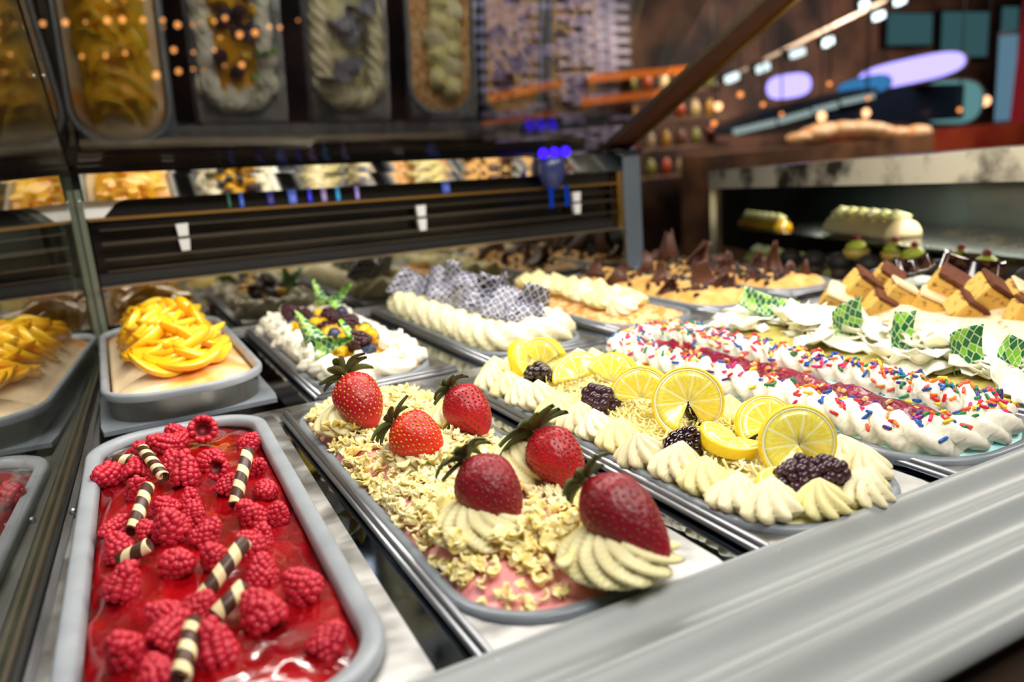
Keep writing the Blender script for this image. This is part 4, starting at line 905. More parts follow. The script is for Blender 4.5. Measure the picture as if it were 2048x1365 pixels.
for row in range(16):
    v = .72 - row * .098
    wd_ = .17 * (1 - .35 * abs(v) / .8)
    for u in ([-wd_, -wd_ * .35, wd_ * .35, wd_] if row % 2 else [-wd_ * .8, 0, wd_ * .8]) + ([rnd.uniform(-.07, .07)] if 1 < row < 8 else []):
        uu = u + rnd.uniform(-.02, .02); vv = v + rnd.uniform(-.04, .04); hit = drop('peach', cx + uu, cy + vv)
        if hit is None: continue
        n_ = (hit[1] + Vector((uu * 1.5, -.15, .5))).normalized(); side = 'near' if vv < -.3 else ('middle' if vv < .25 else 'far')
        dx_ = Vector((uu * 3.5 + rnd.uniform(-.5, .5), -1, -.25)); x_ = (dx_ - n_ * dx_.dot(n_)).normalized(); y_ = n_.cross(x_)
        q = Matrix((x_, y_, n_)).transposed().to_quaternion() @ Euler((rnd.uniform(-.12, .12), rnd.uniform(.0, .22), 0)).to_quaternion()
        link('peach_slice', PSM[np_ % 4], loc=(cx + uu, cy + vv, hit[0].z + .020 + rnd.uniform(0, .016)), rot=q, scl=rnd.uniform(1.0, 1.25),
             label='glossy orange-yellow peach slice in the %s part of the peach heap' % side, cat='peach slice', group='peach slices in the %s part of the heap' % side); np_ += 1

# ------------------------------------------------------------------ berry tray
cx, cy, w, h, r, rot = PN['berry']
zb = .006
fill('berry', 'mango_gelato', cx, cy, w - .07, h - .07, r - .03, rot, lambda x, y, t: zb + .06 * (1 - t ** 4) - .01 + .01 * ns(x, y, 1, 10), M['mangofill'], 'orange mango sauce under the berries in the second far pan')
SWM = [swirl_mesh('cream_swirl', .115, .15, 1.9, M['creamwhite'], .40, 5, i * 1.7) for i in range(3)]
sp = [(-.205, -.70 + .2 * k_, 'left edge', k_) for k_ in range(8)] + [(.205, -.70 + .2 * k_, 'right edge', k_) for k_ in range(8)] + [(-.10, -.80, 'near end, left', None), (.10, -.81, 'near end, right', None), (-.09, .80, 'far end, left', None), (.09, .80, 'far end, right', None)]
for i, (u, v, side, k_) in enumerate(sp):
    lb = 'white piped cream swirl on the %s of the berry pan%s' % (side, '' if k_ is None else ', %s from the front' % nth[k_])
    link('cream_swirl', SWM[i % 3][0], loc=(cx + u, cy + v, zb + .005), rot=(rnd.uniform(-.2, .2), .25 * (1 if u > 0 else -1) * 1.0, rnd.uniform(0, 6)), label=lb, cat='cream swirl', group='cream swirls round the berry pan')
rope_border('berry', 'piped_cream', .10, .070, M['creamwhite'], 'piped white cream band under the swirls of the berry pan', rot_rate=32, lobes=5, amp=.4, z0=zb, flat=1.1)
BRB = [(0.93, 4.95, 2), (1.05, 5.05, 2), (0.97, 4.70, 2), (1.10, 4.62, 2), (1.16, 4.78, 2), (1.04, 4.45, 2), (1.13, 4.33, 2), (0.95, 4.30, 2), (1.09, 4.00, 2), (1.04, 3.82, 2), (1.18, 4.50, 0)]
def dsc(u): return 'left' if u < -.06 else ('right' if u > .06 else 'centre')
for i, (x, y, v) in enumerate(BRB):
    s = .066; z = drop('berry', x, y)[0].z; o = berry_proto('blackberry', BB[v][0], BB[v][1], 'dark blackberry among mango cubes on the %s of the berry pan' % dsc(x - cx), 'blackberry', 'blackberries on the %s of the berry pan' % dsc(x - cx), s)
    o.location = Vector((x, y, z + .055 + .05 * (i % 3 == 0))) * K; o.rotation_mode = 'QUATERNION'; o.rotation_quaternion = quat((rnd.uniform(-1, 1), rnd.uniform(-1, 1), rnd.uniform(.2, 1.5))); o.scale = (s, s, s)
bl = []
for i in range(17):
    bl.append([(math.sin(t) * .038 * math.cos(a), math.sin(t) * .038 * math.sin(a), 0) for t in [0] for a in [0]])
rg = [[(.037 * s_ * math.cos(2 * PI * k_ / 16), .037 * s_ * math.sin(2 * PI * k_ / 16), z_) for k_ in range(16)] for s_, z_ in ((.12, -.034), (.55, -.030), (.9, -.015), (1., .003), (.88, .02), (.6, .031), (.36, .034), (.30, .037), (.24, .029), (.06, .027))]
BLM = mesh('blueberry', *loft(rg, True, True, True), M['blue'])
for i in range(26):
    x = cx + rnd.uniform(-.13, .15); y = cy + rnd.uniform(-.68, .58); z = drop('berry', x, y)[0].z
    link('blueberry', BLM, loc=(x, y, z + .035 + .06 * rnd.random()), rot=(rnd.uniform(-1.2, 1.2), rnd.uniform(-1.2, 1.2), 0), scl=rnd.uniform(.85, 1.1), label='round dark blueberry on the %s of the berry pan' % dsc(x - cx), cat='blueberry', group='blueberries on the %s of the berry pan' % dsc(x - cx))
def bevbox(s, mname, m_, f=(1, 1, 1)):
    bm = bmesh.new(); bmesh.ops.create_cube(bm, size=2 * s)
    for v in bm.verts: v.co = Vector((v.co.x * f[0], v.co.y * f[1], v.co.z * f[2]))
    bmesh.ops.bevel(bm, geom=list(bm.edges), offset=s * .3, segments=2, affect='EDGES'); V = [tuple(v.co) for v in bm.verts]; bm.verts.index_update(); F = [tuple(v.index for v in q.verts) for q in bm.faces]; bm.free()
    return mesh(mname, V, F, m_)
MG = bevbox(.032, 'mango_cube', M['mango'], (1.2, .9, .8))
for i in range(26):
    x = cx + rnd.uniform(-.15, .15); y = cy + rnd.uniform(-.66, .55); z = drop('berry', x, y)[0].z
    link('mango_cube', MG, loc=(x, y, z + .03 + .05 * rnd.random()), rot=(rnd.uniform(-.6, .6), rnd.uniform(-.6, .6), rnd.uniform(0, 3)), scl=rnd.uniform(.9, 1.3), label='yellow mango cube on the %s of the berry pan' % dsc(x - cx), cat='mango cube', group='mango cubes on the %s of the berry pan' % dsc(x - cx))
for loc, xa, ya, a, b, lb in [((1.15, 5.12, .26), (-.25, .0, 1), (.9, -.3, 0), .09, .06, 'green patterned chocolate triangle standing at the far end of the berry pan'), ((1.27, 5.00, .25), (.75, -.2, .65), (-.3, .2, 1), .10, .05, 'second green patterned triangle beside the far one in the berry pan'),
                              ((0.845, 4.05, .23), (-.25, .5, .65), (.9, -.3, .1), .16, .085, 'large pointed green patterned leaf on the left of the berry pan'), ((0.91, 3.84, .20), (.85, -.3, .15), (.1, .2, 1), .10, .055, 'green patterned leaf lying against the near cream of the berry pan'), ((1.00, 3.88, .21), (-.4, .3, .8), (.8, -.4, .1), .10, .05, 'light green patterned leaf beside the near blackberries')]:
    thinpiece('patterned_chocolate', [(-a, -b), (a, -b * .12), (a, b * .12), (-a, b)], (.10, .18), .006, M['green'], (loc[0], loc[1] - .05, loc[2] - .03), basis(xa, ya), lb, 'chocolate piece', 'green chocolates on the berry pan')

# ------------------------------------------------------------------ zebra chocolate tray
cx, cy, w, h, r, rot = PN['zebra']
fill('zebra', 'cream_gelato', cx, cy, w - .07, h - .07, r - .03, rot, lambda x, y, t: zb + .09 * (1 - t ** 3) - .01 + .02 * ns(x, y, 1, 12), M['yellowfill'], 'pale cream gelato under the black and white chocolates')
rope_border('zebra', 'piped_cream', .115, .098, M['cream'], 'piped pale yellow cream shells round the black and white chocolates', rot_rate=34, lobes=5, amp=.5, puls=.10, prate=38, z0=zb, flat=1.0)
ZB = [((1.80, 5.18, .20), .13, .10, 'farthest left black and white patterned chocolate piece'), ((1.92, 5.05, .25), .12, .12, 'tallest patterned chocolate piece at the far end'), ((1.98, 4.85, .24), .12, .12, 'pointed patterned chocolate piece behind the middle ones'), ((1.86, 4.72, .20), .15, .10, 'wide patterned chocolate piece in front of the tallest one'),
      ((2.02, 4.60, .24), .12, .11, 'rounded patterned chocolate piece in mid pan'), ((1.88, 4.42, .18), .14, .09, 'low patterned chocolate piece on the left of mid pan'), ((2.02, 4.28, .21), .14, .11, 'patterned chocolate piece right of the low one'), ((1.96, 4.08, .20), .15, .11, 'large patterned chocolate piece in the near half'),
      ((2.06, 3.94, .19), .15, .10, 'patterned chocolate piece overlapping the large near one'), ((1.98, 3.80, .15), .15, .08, 'nearest black and white patterned chocolate piece')]
for i, (loc, a, b, lb) in enumerate(ZB):
    thinpiece('patterned_chocolate', [(-a, -b), (a * rnd.uniform(.8, 1), -b * .8), (a * rnd.uniform(.3, .9), b * rnd.uniform(.8, 1.1)), (-a * rnd.uniform(.3, .9), b * rnd.uniform(.7, 1.1))], (rnd.uniform(-.3, .6), rnd.uniform(-.5, .5)), .008, M['zebra'], (loc[0], loc[1] - .07, loc[2] - .025), basis((.75, -.65 + rnd.uniform(-.3, .3), rnd.uniform(-.35, .1)), (.15, .45, .9)), lb, 'chocolate piece', 'black and white patterned chocolates', uvs=1.5)

# ------------------------------------------------------------------ almond cream tray
cx, cy, w, h, r, rot = PN['almond']
fill('almond', 'nut_gelato', cx, cy, w - .07, h - .07, r - .03, rot, lambda x, y, t: zb + .04 * (1 - t ** 3) - .01 + .015 * ns(x, y, 1, 18), M['almond'], 'golden chopped nut layer round the cream ridge')
SH2 = [dollop_mesh('cream_shell', .125, .13, 9, 1.2 + .3 * i, .3, 12, .2, (.2, -.3), M['creamyellow'] if i else M['cream'], .1, 5, 60 + i) for i in range(3)]
for i in range(18):
    u = (-.055, .06)[i % 2] + rnd.uniform(-.02, .02); v = -.60 + 1.36 * i / 18
    link('cream_shell', SH2[i % 3][0], loc=(cx + u, cy + v, zb + .03), rot=(rnd.uniform(0, .4), rnd.uniform(-.3, .3), rnd.uniform(0, 6)), label='pale cream shell in the ridge of the nut pan, %s' % ('near half' if i < 9 else 'far half'), cat='cream shell', group='cream shells in the %s of the nut pan ridge' % ('near half' if i < 9 else 'far half'))

# ------------------------------------------------------------------ dark chocolate trays
def shards(key, lst, lbp):
    for i, (x, y, zz, a, b, tilt) in enumerate(lst):
        up = Vector((math.sin(tilt), .2, math.cos(tilt)))
        k3 = rnd.uniform(.0, .35); c4 = [(-a, -b * .8), (a * .8, -b), (a * k3 + .2 * a, b * 1.1), (-a * k3 + .2 * a, b)]
        a *= .85; b *= .80; c4 = [(p_[0] * .85, p_[1] * .8) for p_ in c4]; loc = (x, y - .05, zz - .045); side = lbp[i] if i < len(lbp) else lbp[-1]
        thinpiece('chocolate_shard', c4, (rnd.uniform(-.5, .5), rnd.uniform(-.4, .4)), .014, M['choc'], loc, basis((.8, -.5 + rnd.uniform(-.4, .4), rnd.uniform(-.3, .3)), up), side, 'chocolate shard', 'dark chocolate shards')
for key in ('choc1', 'choc2'):
    cx, cy, w, h, r, rot = PN[key]
    fill(key, 'caramel_gelato', cx, cy, w - .07, h - .07, r - .03, rot, lambda x, y, t: zb + .07 * (1 - t ** 3) - .01 + .022 * ns(x, y, 1, 12), M['caramel'], 'crumbly caramel gelato in the %s dark chocolate pan' % ('left' if key == 'choc1' else 'right'))
shards('choc1', [(3.30, 5.10, .17, .12, .10, .3), (3.42, 4.95, .14, .10, .07, -.4), (3.22, 4.72, .15, .12, .10, .5), (3.50, 4.62, .15, .11, .09, -.2), (3.36, 4.40, .15, .12, .09, .4), (3.26, 4.20, .13, .11, .08, -.3), (3.46, 4.12, .17, .13, .12, -.5), (3.50, 3.94, .12, .12, .07, .7), (3.58, 4.35, .13, .08, .08, 0), (3.30, 4.0, .10, .07, .05, .2), (3.56, 4.85, .17, .10, .12, -.5)],
       ['farthest chocolate shard in the left caramel pan', 'low chocolate shard beside the farthest one', 'rounded chocolate shard on the far left of the caramel', 'chocolate shard in the middle right of the left caramel pan', 'curved chocolate shard in the middle of the left caramel pan', 'small brown shard at the left edge of the caramel', 'tall pointed shard in the near half of the left caramel pan', 'wide low shard near the front of the left caramel pan', 'narrow shard against the right rim of the left caramel pan', 'tiny shard at the near left of the caramel', 'tall slanted shard at the far right of the left caramel pan'])
shards('choc2', [(3.95, 5.10, .20, .12, .15, -.6), (4.02, 4.85, .19, .14, .14, -.6), (4.10, 4.62, .14, .15, .09, -.9), (3.95, 4.45, .12, .12, .07, .5), (4.15, 4.35, .12, .13, .06, .9), (4.08, 4.12, .20, .10, .15, -.3), (4.18, 3.98, .11, .12, .05, 1.0), (3.92, 4.15, .11, .09, .05, -1.), (4.0, 5.3, .14, .1, .08, .2), (4.2, 4.8, .13, .1, .07, .3)],
       ['farthest tall shard in the right chocolate pan', 'highest slanting shard with a pale streak', 'broad slanting shard right of the highest one', 'dark flat shard at the left of the right pan', 'dark flat shard in the middle of the right pan', 'lone pointed shard standing at the near end of the right pan', 'low shard right of the lone pointed one', 'low shard at the near left of the right pan', 'small shard hidden at the very back of the right pan', 'small shard against the far rim of the right pan'])
M['crumb'] = mat('dark_crumb', '#2b1a15', .6)
for key in ('choc1', 'choc2'):
    cx, cy = PN[key][:2]; parts = []; nv = ico(1, 1.)
    for i in range(70 if key == 'choc1' else 190):
        x, y = cx + rnd.uniform(-.22, .22), cy + rnd.uniform(-.7, .75); hit = drop(key, x, y)
        if hit: parts.append(xf(nv, Matrix.Translation((x, y, hit[0].z + .006)) @ Euler((rnd.random() * 3, rnd.random() * 3, 0)).to_matrix().to_4x4() @ Matrix.Diagonal((.032, .022, .012, 1))))
    link('chocolate_crumbs', mesh('chocolate_crumbs', *join(parts), M['crumb'], smooth=False), label='dark chocolate crumbs strewn over the %s caramel gelato' % ('left' if key == 'choc1' else 'right'), cat='crumbs', kind='stuff')

# ------------------------------------------------------------------ neighbouring case on the right
p1, p2 = Vector((6.0, 6.9, 0)), Vector((4.72, 2.4, 0)); dn = (p2 - p1).normalized(); sd = Vector((dn.y, -dn.x, 0)); sd = sd if sd.x > 0 else -sd
def wallbar(a, b, z0a, z1a, z0b, z1b, off0, off1):
    V = []
    for p, z0, z1 in ((a, z0a, z1a), (b, z0b, z1b)):
        for off in (off0, off1):
            for z in (z0, z1): q = p + sd * off; V.append((q.x, q.y, z))
    return V, [(0, 1, 3, 2), (4, 6, 7, 5), (0, 4, 5, 1), (2, 3, 7, 6), (1, 5, 7, 3), (0, 2, 6, 4)]
t_ = empty('neighbour_case', (0, 0, 0), label='neighbouring cake case with a mottled marble top slab and glass front', cat='display case')
link('marble_slab', mesh('marble_slab', *wallbar(p1, p2, .47, .66, .63, .83, 0, 1.6), M['marble'], smooth=False), t_)
link('glass_front', mesh('glass_front', *wallbar(p1, p2, -.5, .47, -.05, .63, .02, .05), M['glassclear'], smooth=False), t_)
link('corner_trim', mesh('corner_trim', *wallbar(p1, p1 + dn * .05, -.5, .47, -.5, .47, -.02, .06), M['alu'], smooth=False), t_)
link('back_board', mesh('back_board', *wallbar(p1 + sd * 1.6 - dn * 3, p2 + sd * 1.6, -.6, .5, -.6, .6, 0, .05), mat('teal_back', '#232f2e', .5, col2='#131b1c', nscale=6), smooth=False), t_)
link('cake_shelf', mesh('cake_shelf', *wallbar(p1, p2, -.45, -.40, -.14, -.10, .1, 1.5), M['post'], smooth=False), t_)
link('upper_shelf', mesh('upper_shelf', *wallbar(p1, p2, -.01, .01, .09, .12, .28, 1.5), M['dark'], smooth=False), t_)
struct('rear_counter_ledge', *box(4.42, 6.2, 3.2, 7.6, -.62, -.42), M['post'], 'slate grey counter ledge right of the dark chocolate trays', 'ledge')
def onfront(f_, off, z): p = p1 + (p2 - p1) * f_ + sd * off; return (p.x, p.y, z)
def cakelog(name, f_, off, z, L_, R_, m1, m2, lab, bumps=5):
    t_ = empty(name, onfront(f_, off, z), (0, 0, math.atan2(dn.y, dn.x)), lab, 'cake')
    V, F = loft([[(x, R_ * .9 * math.cos(a), R_ * .8 * math.sin(a)) for a in [PI * k_ / 12 for k_ in range(13)]] for x in (-L_ / 2, -L_ / 2 + .01, L_ / 2 - .01, L_ / 2)], True, True, True)
    link('body', mesh('cake_body', V, F, m2), t_)
    for i in range(bumps): link('cream_top', SH2[i % 3][0], t_, loc=(-L_ / 2 + L_ * (i + .5) / bumps, 0, R_ * .72), scl=(L_ / bumps * 4.2, R_ * 6, .7))
cakelog('cream_cake', .06, .50, .02, .8, .12, M['creamyellow'], M['mangofill'], 'pale cream topped cake with orange sides at the left of the neighbouring case', 6)
cakelog('cream_cake', .42, .60, .07, .9, .20, M['cream'], M['tira'], 'long beige cream cake in the middle of the neighbouring case', 6)
cakelog('cream_cake', .25, .35, -.33, 1.6, .16, M['creamyellow'], M['pistachio'], 'low pale green cream cake at the bottom of the neighbouring case', 8)
for i in range(7):
    f_ = .50 + i * .075; t_ = empty('fruit_tart', onfront(f_, .22 + .1 * (i % 2), -.10 + .06 * f_), (0, 0, 0), 'yellow-green topped tart in the neighbouring case, %s from the left' % nth[i] if i else 'yellow-green topped tart leftmost in the neighbouring case', 'tart', 'tarts in the neighbouring case')
    V, F = loft([[(s_ * .11 * math.cos(2 * PI * k_ / 18), s_ * .11 * math.sin(2 * PI * k_ / 18), z_) for k_ in range(18)] for s_, z_ in ((.8, 0), (1, .07), (.9, .075))], True, True, True); link('crust', mesh('tart_crust', V, F, M['caramel']), t_)
    V, F = loft([[(s_ * .10 * math.cos(2 * PI * k_ / 18), s_ * .10 * math.sin(2 * PI * k_ / 18), z_) for k_ in range(18)] for s_, z_ in ((.95, .07), (.8, .12), (.45, .145), (.1, .155))], True, True, True); link('topping', mesh('tart_topping', V, F, M['yg'] if 'yg' in M else M.setdefault('yg', mat('yellow_green_topping', '#b4ae3a', .4))), t_)
    link('cherry', mesh('cherry', *xf(ico(2, .03), Matrix.Translation((0, 0, .17))), M['strawdark']), t_)
for i in range(8):
    f_ = .30 + i * .085; t_ = empty('chocolate_muffin', onfront(f_, .16, -.40 + .28 * f_), (0, 0, i), 'dark chocolate muffin low in the neighbouring case, %s from the left' % nth[i] if i else 'dark chocolate muffin leftmost in the neighbouring case', 'muffin', 'muffins in the neighbouring case')
    V, F = loft([[(s_ * .09 * math.cos(2 * PI * k_ / 18), s_ * .09 * math.sin(2 * PI * k_ / 18), z_) for k_ in range(18)] for s_, z_ in ((.7, 0), (.95, .12))], True, True, True); link('cup', mesh('muffin_cup', V, F, M['choc']), t_)
    V, F = loft([[(s_ * .11 * math.cos(2 * PI * k_ / 18) * (1 + .05 * math.sin(5 * k_)), s_ * .11 * math.sin(2 * PI * k_ / 18), z_) for k_ in range(18)] for s_, z_ in ((.95, .12), (1.05, .16), (.8, .21), (.4, .235), (.05, .24))], True, True, True); link('dome', mesh('muffin_dome', V, F, M['crumb']), t_)
area('neighbour_case_fill', onfront(.5, .9, .44), (0, 0, math.atan2(dn.y, dn.x)), 3.5, .1, 3.2, (1, .95, .8))  # unseen light added to brighten the dark case interior

# ------------------------------------------------------------------ cafe beyond
struct('floor', *box(-40, 75, -20, 60, -4.8, -4.6), mat('cafe_floor', '#2a1f1a', .5), kind='structure')
struct('wall_back', *box(-20, 62, 36, 37, -4.6, 16), mat('cafe_wall', '#6a4a38', .7, col2='#1a100c', nscale=1.6, ndet=6), kind='structure')
struct('wall_right', *box(66, 67, -20, 37, -4.6, 16), mat('cafe_wall_side', '#2a1c1e', .7, col2='#100a0c', nscale=1.0, ndet=6), kind='structure')
struct('ceiling', *box(-40, 75, -20, 60, 15, 15.4), mat('cafe_ceiling', '#15110f', .8), kind='structure')
# brick pillar lit violet
M['brick'] = mat('violet_brick', '#8d87ac', .6, col2='#5a5370', nscale=12); M['mortar'] = mat('dark_mortar', '#1c1720', .8)
t_ = empty('brick_pillar', (18, 30, 0), label='broad brick pillar of thin grey-violet bricks beyond the glass', cat='pillar')
link('core', mesh('pillar_core', *box(-3.6, 3.9, .1, 2.0, -4.6, 14), M['mortar'], smooth=False), t_)
bmesh_b = mesh('brick', *box(-.58, .58, -.06, .06, -.085, .085), M['brick'], smooth=False); rnd = random.Random(77); bn = 0
for row in range(42):
    z = .4 + row * .23
    for c_ in range(6):
        x = -3.1 + c_ * 1.26 + (.6 if row % 2 else 0)
        if rnd.random() < .12 or x > 3.6 or (-.9 < x < .2 and rnd.random() < .65): continue
        link('brick', bmesh_b, t_, loc=(x, .04 - rnd.uniform(0, .1), z)); bn += 1
area('pillar_light', (18, 24, 9), (math.radians(60), 0, 0), 8, 2, 24, (.80, .76, 1.0))
E_ = {}
def em(c_, s): return E_.setdefault((c_, s), emis('light_' + c_.strip('#'), c_, s))
def lamp_bar(name, a, b, th, c_, s, lab, cat='light'): return link(name, mesh(name, *prism(a, b, th, th), em(c_, s), smooth=False), label=lab, cat=cat)
lamp_bar('strip_light', (19.4, 29.6, 3.9), (24.8, 29.6, 4.15), .30, '#e0702a', 1.1, 'upper orange strip light crossing the brick pillar')
lamp_bar('strip_light', (19.0, 29.6, 2.95), (24.5, 29.6, 3.25), .30, '#d4682a', .9, 'lower orange strip light crossing the brick pillar')
lamp_bar('strip_light', (14.6, 29.6, 3.3), (17.9, 29.6, 3.75), .30, '#c9622a', .7, 'orange strip light at the left of the brick pillar')
lamp_bar('strip_light', (14.2, 29.6, 2.3), (17.7, 29.6, 2.6), .22, '#a8522a', .5, 'dim orange strip light lowest on the left of the brick pillar')
lamp_bar('green_sign', (21.7, 29.95, 6.1), (21.7, 29.95, 6.9), .35, '#3f8f5a', .5, 'small green lit sign high beside the brick pillar', 'sign')
def ball(name, p, rad, c_, s, lab, cat='lamp'):
    t_ = empty(name, p, (0, 0, 0), lab, cat, None)
    link('bulb', mesh('bulb', *ico(2, rad), em(c_, s)), t_)
    link('cord', mesh('cord', *prism((0, 0, rad), (0, 0, 15 - p[2]), .05, .05, (0, 1, 0)), M['black']), t_)
    link('socket', mesh('socket', *xf(loft([[(rad * .4 * math.cos(2 * PI * k_ / 10), rad * .4 * math.sin(2 * PI * k_ / 10), z_) for k_ in range(10)] for z_ in (rad * .8, rad * 1.8)], True, True, True), Matrix.Identity(4)), M['black']), t_)
for p, rad, lb in [((26.74, 30, 2.48), .2, 'round warm bulb nearest the slanting beam'), ((33.56, 30, 1.69), .26, 'round warm bulb above the bread display'), ((36.86, 30, 1.71), .24, 'round warm bulb right of the bread display'), ((46.98, 30, 1.92), .30, 'round warm bulb beside the teal screen')]:
    ball('warm_bulb', p, rad, '#ffc08a', 2.6, lb)
for i, (p, a_) in enumerate([((27.66, 30, 3.75), .8), ((29.6, 30, 4.15), .7), ((31.9, 30, 4.8), .9), ((34.0, 30, 5.3), .55), ((37.7, 30, 6.55), .7), ((39.3, 30, 7.3), .7), ((36.6, 30, 7.1), .35)]):
    t2 = empty('track_spotlight', p, (0, 0, .2), 'white spotlight on the ceiling track, %s from the left' % nth[i] if i else 'white spotlight on the ceiling track, leftmost', 'spotlight', 'white spotlights on the ceiling track')
    link('lens', mesh('lens', *prism((-a_ / 2, 0, -.1), (a_ / 2, 0, .1), .3, .32), em('#dff2f4', 1.5 if i != 3 and i < 4 else 3.2), smooth=False), t2)
    link('housing', mesh('housing', *prism((-a_ / 2, .3, 0), (a_ / 2, .3, .2), .3, .5), M['dark'], smooth=False), t2)
link('ceiling_track', mesh('ceiling_track', *prism((26.5, 30.4, 3.4), (41, 30.4, 8.2), .15, .15), M['alu'], smooth=False), label='thin metal ceiling track carrying the white spotlights', cat='track')
def screen(name, c, w_, h_, yaw, roll, c_, s, lab, oval=False, cat='screen'):
    t_ = empty(name, c, (0, roll, yaw), lab, cat)
    if oval: pts = [(w_ / 2 * abs(math.cos(a)) ** .6 * (1 if math.cos(a) > 0 else -1), h_ / 2 * abs(math.sin(a)) ** .8 * (1 if math.sin(a) > 0 else -1)) for a in [2 * PI * k_ / 28 for k_ in range(28)]]
    else: pts = [(-w_ / 2, -h_ / 2), (w_ / 2, -h_ / 2), (w_ / 2, h_ / 2), (-w_ / 2, h_ / 2)]
    link('lit_face', mesh('lit_face', [(x, 0, z) for x, z in pts], [tuple(range(len(pts)))], em(c_, s), smooth=False), t_)
    link('casing', mesh('casing', *loft([[(x * 1.06, .02, z * 1.1) for x, z in pts], [(x * 1.06, .4, z * 1.1) for x, z in pts]], True, True, True), M['black'], smooth=False), t_)
    return t_
screen('lit_sign', (40.3, 30, 3.75), 5.3, 1.3, -.85, -.12, '#a79cff', 2.0, 'long oval violet-blue lit sign over the bar', True, 'sign')
screen('lit_sign', (31.3, 30, 3.25), 2.1, 1.15, -.8, -.05, '#a79cff', 2.0, 'smaller violet lit sign left of the long oval one', True, 'sign')
screen('menu_screen', (37.3, 30.5, 3.1), 2.6, .9, -.85, -.1, '#3d86c0', .8, 'pale blue lit panel at the left tip of the oval sign', True)
for i, (x, z, w_, h_) in enumerate([(40.2, 5.9, 3.6, 1.6), (44.9, 5.6, 4.2, 2.4), (48.9, 5.4, 1.6, 3.4)]):
    screen('window_pane', (x * 1.18, 35.4, 1 + (z - 1) * 1.18), w_ * 1.18, h_ * 1.18, 0, 0, '#5c8f96', .30, 'teal lit window pane behind the bar, %s' % ('left', 'middle', 'right')[i], cat='window')
screen('teal_screen', (44.6, 30.5, 2.0), 3.2, 2.4, -.85, .1, '#79b4b6', .55, 'bright teal screen hanging below the oval sign', True)
t2 = screen('teal_screen', (50.5, 31, 3.2), 1.0, 5.0, -.85, .0, '#7aa6c0', .5, 'tall pale teal screen at the far right edge'); link('stand', mesh('stand', *box(-.2, .2, .1, .4, -7.8, -2.4), M['black'], smooth=False), t2)
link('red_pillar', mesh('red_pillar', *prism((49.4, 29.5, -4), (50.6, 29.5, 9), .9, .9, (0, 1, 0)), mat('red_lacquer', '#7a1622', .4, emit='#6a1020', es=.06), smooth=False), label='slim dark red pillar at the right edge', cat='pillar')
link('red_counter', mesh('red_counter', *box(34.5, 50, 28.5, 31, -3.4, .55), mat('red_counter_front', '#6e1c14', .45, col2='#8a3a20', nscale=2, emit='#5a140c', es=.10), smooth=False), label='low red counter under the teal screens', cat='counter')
link('bar_canopy', mesh('bar_canopy', *loft([[(26.5, 30 + d_, 1.3 - s_), (30, 30 + d_, 2.2 - s_), (36, 30 + d_, 2.95 - s_), (42, 30 + d_, 3.0 - s_), (46, 30 + d_, 2.9 - s_), (46, 30 + d_, 1.0 - s_), (36, 30 + d_, 1.15 - s_), (30, 30 + d_, 1.0 - s_)] for d_, s_ in ((0, 0), (1.5, 0))], True, True, True), mat('navy_canopy', '#0c1420', .25), smooth=False), label='curved navy canopy of the bar below the violet signs', cat='canopy')
for i, (x0, z0, x1, z1, lb) in enumerate([(27.5, 1.25, 30, 1.55, 'lowest left'), (30.4, 1.6, 32.4, 1.9, 'second'), (32.8, 2.0, 34.3, 2.2, 'third'), (34.8, 2.3, 37.0, 2.55, 'uppermost right')]):
    lamp_bar('canopy_light', (x0, 29.7, z0), (x1, 29.7, z1), .28, '#9fb2ae', .8, 'pale long lamp on the bar canopy, %s' % lb, 'lamp')
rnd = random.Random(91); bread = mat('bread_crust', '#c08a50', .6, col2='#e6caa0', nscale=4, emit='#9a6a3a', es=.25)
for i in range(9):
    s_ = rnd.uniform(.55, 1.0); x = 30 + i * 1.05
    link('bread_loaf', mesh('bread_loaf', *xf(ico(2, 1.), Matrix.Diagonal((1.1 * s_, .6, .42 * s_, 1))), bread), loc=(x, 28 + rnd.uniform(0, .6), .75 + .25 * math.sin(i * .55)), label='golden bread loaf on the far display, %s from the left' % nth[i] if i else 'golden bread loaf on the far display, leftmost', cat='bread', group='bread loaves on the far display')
struct('bread_display', *box(24, 39, 27.5, 29.5, -4.6, .35), mat('brown_display', '#4a3626', .5, col2='#7c5a3c', nscale=3), 'brown far display counter under the bread loaves', 'counter')
# goods on shelves left of the bar
t_ = empty('goods_shelf', (23.5, 31, 0), label='dim wooden wall shelf with goods behind the slanting beam', cat='shelf')
for k_ in range(4): link('board', mesh('board', *box(-2.2, 4.5, -.3, .3, -.6 + k_ * 1.3, -.5 + k_ * 1.3), M['wood'], smooth=False), t_)
gm = [mat('jar_%s' % n_, c_, .35) for n_, c_ in (('ochre', '#a07a2a'), ('brown', '#5a3a20'), ('olive', '#6a6a30'), ('rust', '#8a3a1a'), ('cream', '#a89870'))]
for i in range(28):
    V, F = loft([[(s_ * .24 * math.cos(2 * PI * k_ / 10), s_ * .24 * math.sin(2 * PI * k_ / 10), z_) for k_ in range(10)] for s_, z_ in ((1, 0), (1, .55), (.6, .68), (.6, .8))], True, True, True)
    if i < 5: jm = [mesh('jar', V, F, g_) for g_ in gm] if i == 0 else jm
    link('jar', jm[i % 5], loc=(21.6 + (i % 7) * .92, 31, -.5 + (i // 7) * 1.3), label='%s storage jar on the far wall shelf' % ('ochre', 'brown', 'olive', 'rust', 'cream')[i % 5], cat='jar', group='%s jars on the far wall shelf' % ('ochre', 'brown', 'olive', 'rust', 'cream')[i % 5])
area('shelf_light', (24, 27.5, 6), (math.radians(45), 0, 0), 8, 1, 40, (1, .8, .55))
area('bar_light', (38, 24, 8), (math.radians(45), 0, 0), 14, 2, 110, (1, .8, .7))
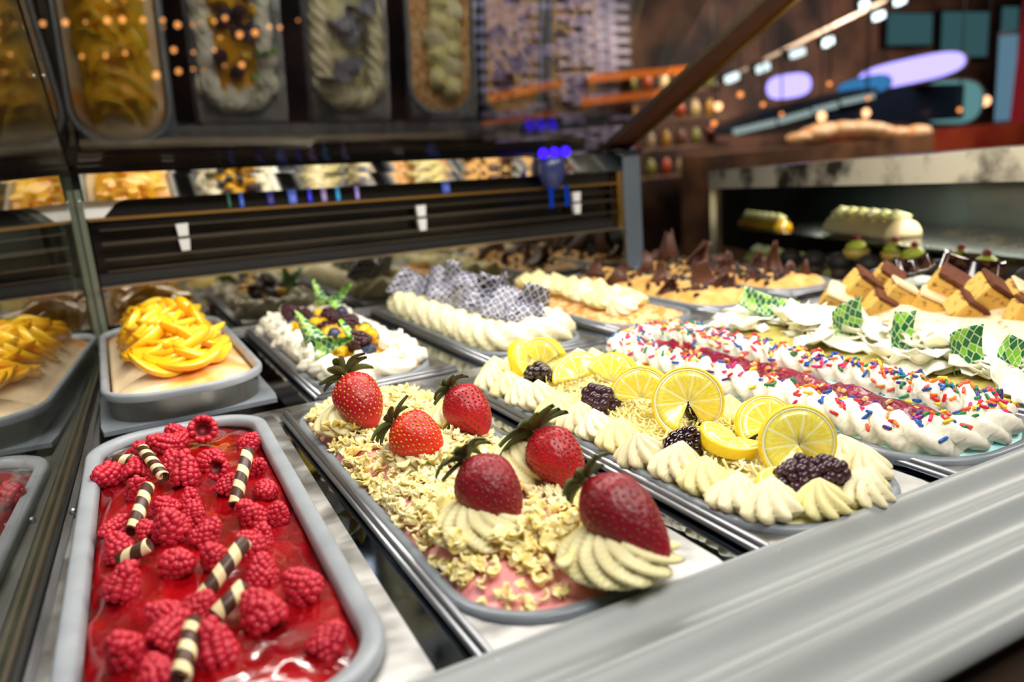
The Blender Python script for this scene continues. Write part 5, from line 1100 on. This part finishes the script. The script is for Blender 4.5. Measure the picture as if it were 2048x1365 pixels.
# glowing solids added to imitate reflections at the rear glass
t_ = empty('blue_reflection_form', (3.20, 5.50, .44), label='solid blue glowing reflection dispenser behind the rear glass with three violet lamps', cat='standin')  # solid shape added to imitate a blue and violet reflection
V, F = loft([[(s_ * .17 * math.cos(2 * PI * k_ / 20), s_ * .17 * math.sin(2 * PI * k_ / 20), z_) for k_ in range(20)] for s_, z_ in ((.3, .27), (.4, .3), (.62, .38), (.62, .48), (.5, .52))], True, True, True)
link('reflection_body', mesh('reflection_body', V, F, mat('blue_reflection', '#2c3150', .2, emit='#2a3c90', es=.08)), t_)
for i in range(3): link('lamp', mesh('lamp', *xf(ico(2, .042), Matrix.Translation((-.10 + .10 * i, -.06, .555))), em('#3a1cff', 2.2)), t_)  # glowing balls for the violet spots of the imitated reflection
for i in range(2): link('reflected_glow', mesh('reflected_glow', *box(-.11 + i * .14, -.08 + i * .14, -.14, -.12, .14, .30), em('#1c50d8', .35), smooth=False), t_)
for i, (x, c_, wd_) in enumerate([(.78, '#235a48', .02), (.86, '#2f55b0', .03), (1.05, '#232a70', .05), (1.20, '#4a62b8', .06), (1.32, '#2430c8', .03), (1.42, '#8878a8', .04), (1.52, '#2a8ac8', .03), (1.66, '#8a80c0', .03), (2.35, '#3450a0', .07)]):
    V, F = loft([[(s_ * wd_ * math.cos(2 * PI * k_ / 12), s_ * wd_ * math.sin(2 * PI * k_ / 12), z_) for k_ in range(12)] for s_, z_ in ((1, 0), (1, .30), (.45, .36), (.45, .42))], True, True, True)
    link('glint', mesh('glint', V, F, mat('glint_%d' % i, c_, .2, emit=c_, es=.5)), loc=(x, 5.642, .826 - .028 * x), scl=(.5, .3, .42), label='slim solid coloured reflection bottle behind the rear glass, %s from the left' % nth[i] if i else 'slim solid green reflection bottle behind the rear glass, leftmost', cat='glint', group='reflection glints behind the rear glass')  # slim glowing solids added in place of coloured reflections

# warm fairy lights far behind the glass canopy
FL = ico(1, .11); FLM = mesh('fairy_light', *FL, em('#ffa860', 2.2)); rnd = random.Random(123)
for row, (xa, za, xb, zb_, n_) in enumerate([(1.6, 7.2, 4.9, 7.6, 8), (-.4, 6.5, 3.0, 6.6, 7), (3.0, 6.3, 5.2, 6.6, 6), (5.0, 6.0, 7.6, 6.5, 6), (.5, 5.4, 4.6, 5.6, 7), (2.6, 4.8, 5.4, 5.1, 6)]):
    t_ = empty('fairy_light_string', (0, 31, 0), (0, 0, 0), 'string of warm fairy lights behind the glass canopy, %s from the top' % nth[row] if row else 'string of warm fairy lights behind the glass canopy, topmost', 'fairy lights', 'strings of fairy lights')
    link('wire', mesh('wire', *prism((xa - 3, 0, za - .3), (xb + 3, 0, zb_ + .3), .03, .03), M['black']), t_)
    for k_ in range(n_):
        f_ = (k_ + rnd.uniform(-.3, .3)) / (n_ - 1); link('bulb', FLM, t_, loc=(xa + (xb - xa) * f_, -.05, za + (zb_ - za) * f_ - .08 - rnd.uniform(0, .12)), scl=rnd.uniform(.3, 1.2))
    link('hanger', mesh('hanger', *prism((xa - 3, 0, za - .3), (xa - 3, 0, 15), .03, .03, (0, 1, 0)), M['black']), t_)

for i, (p, rad) in enumerate([((27.2, 29, 2.9), .13), ((28.6, 29, 2.4), .10), ((25.6, 29, 1.7), .12), ((29.8, 29, 1.9), .09), ((33.0, 29, 3.2), .10), ((35.8, 29, 2.4), .10), ((43.2, 29, 1.5), .12)]):
    ball('small_bulb', p, rad, '#ff9a50', 1.8, 'small orange hanging bulb in the cafe, %s' % ('left of the violet sign', 'just below the track', 'nearest the slanting beam, low', 'under the small violet sign', 'between the two violet signs', 'below the long oval sign', 'beside the teal screen')[i])
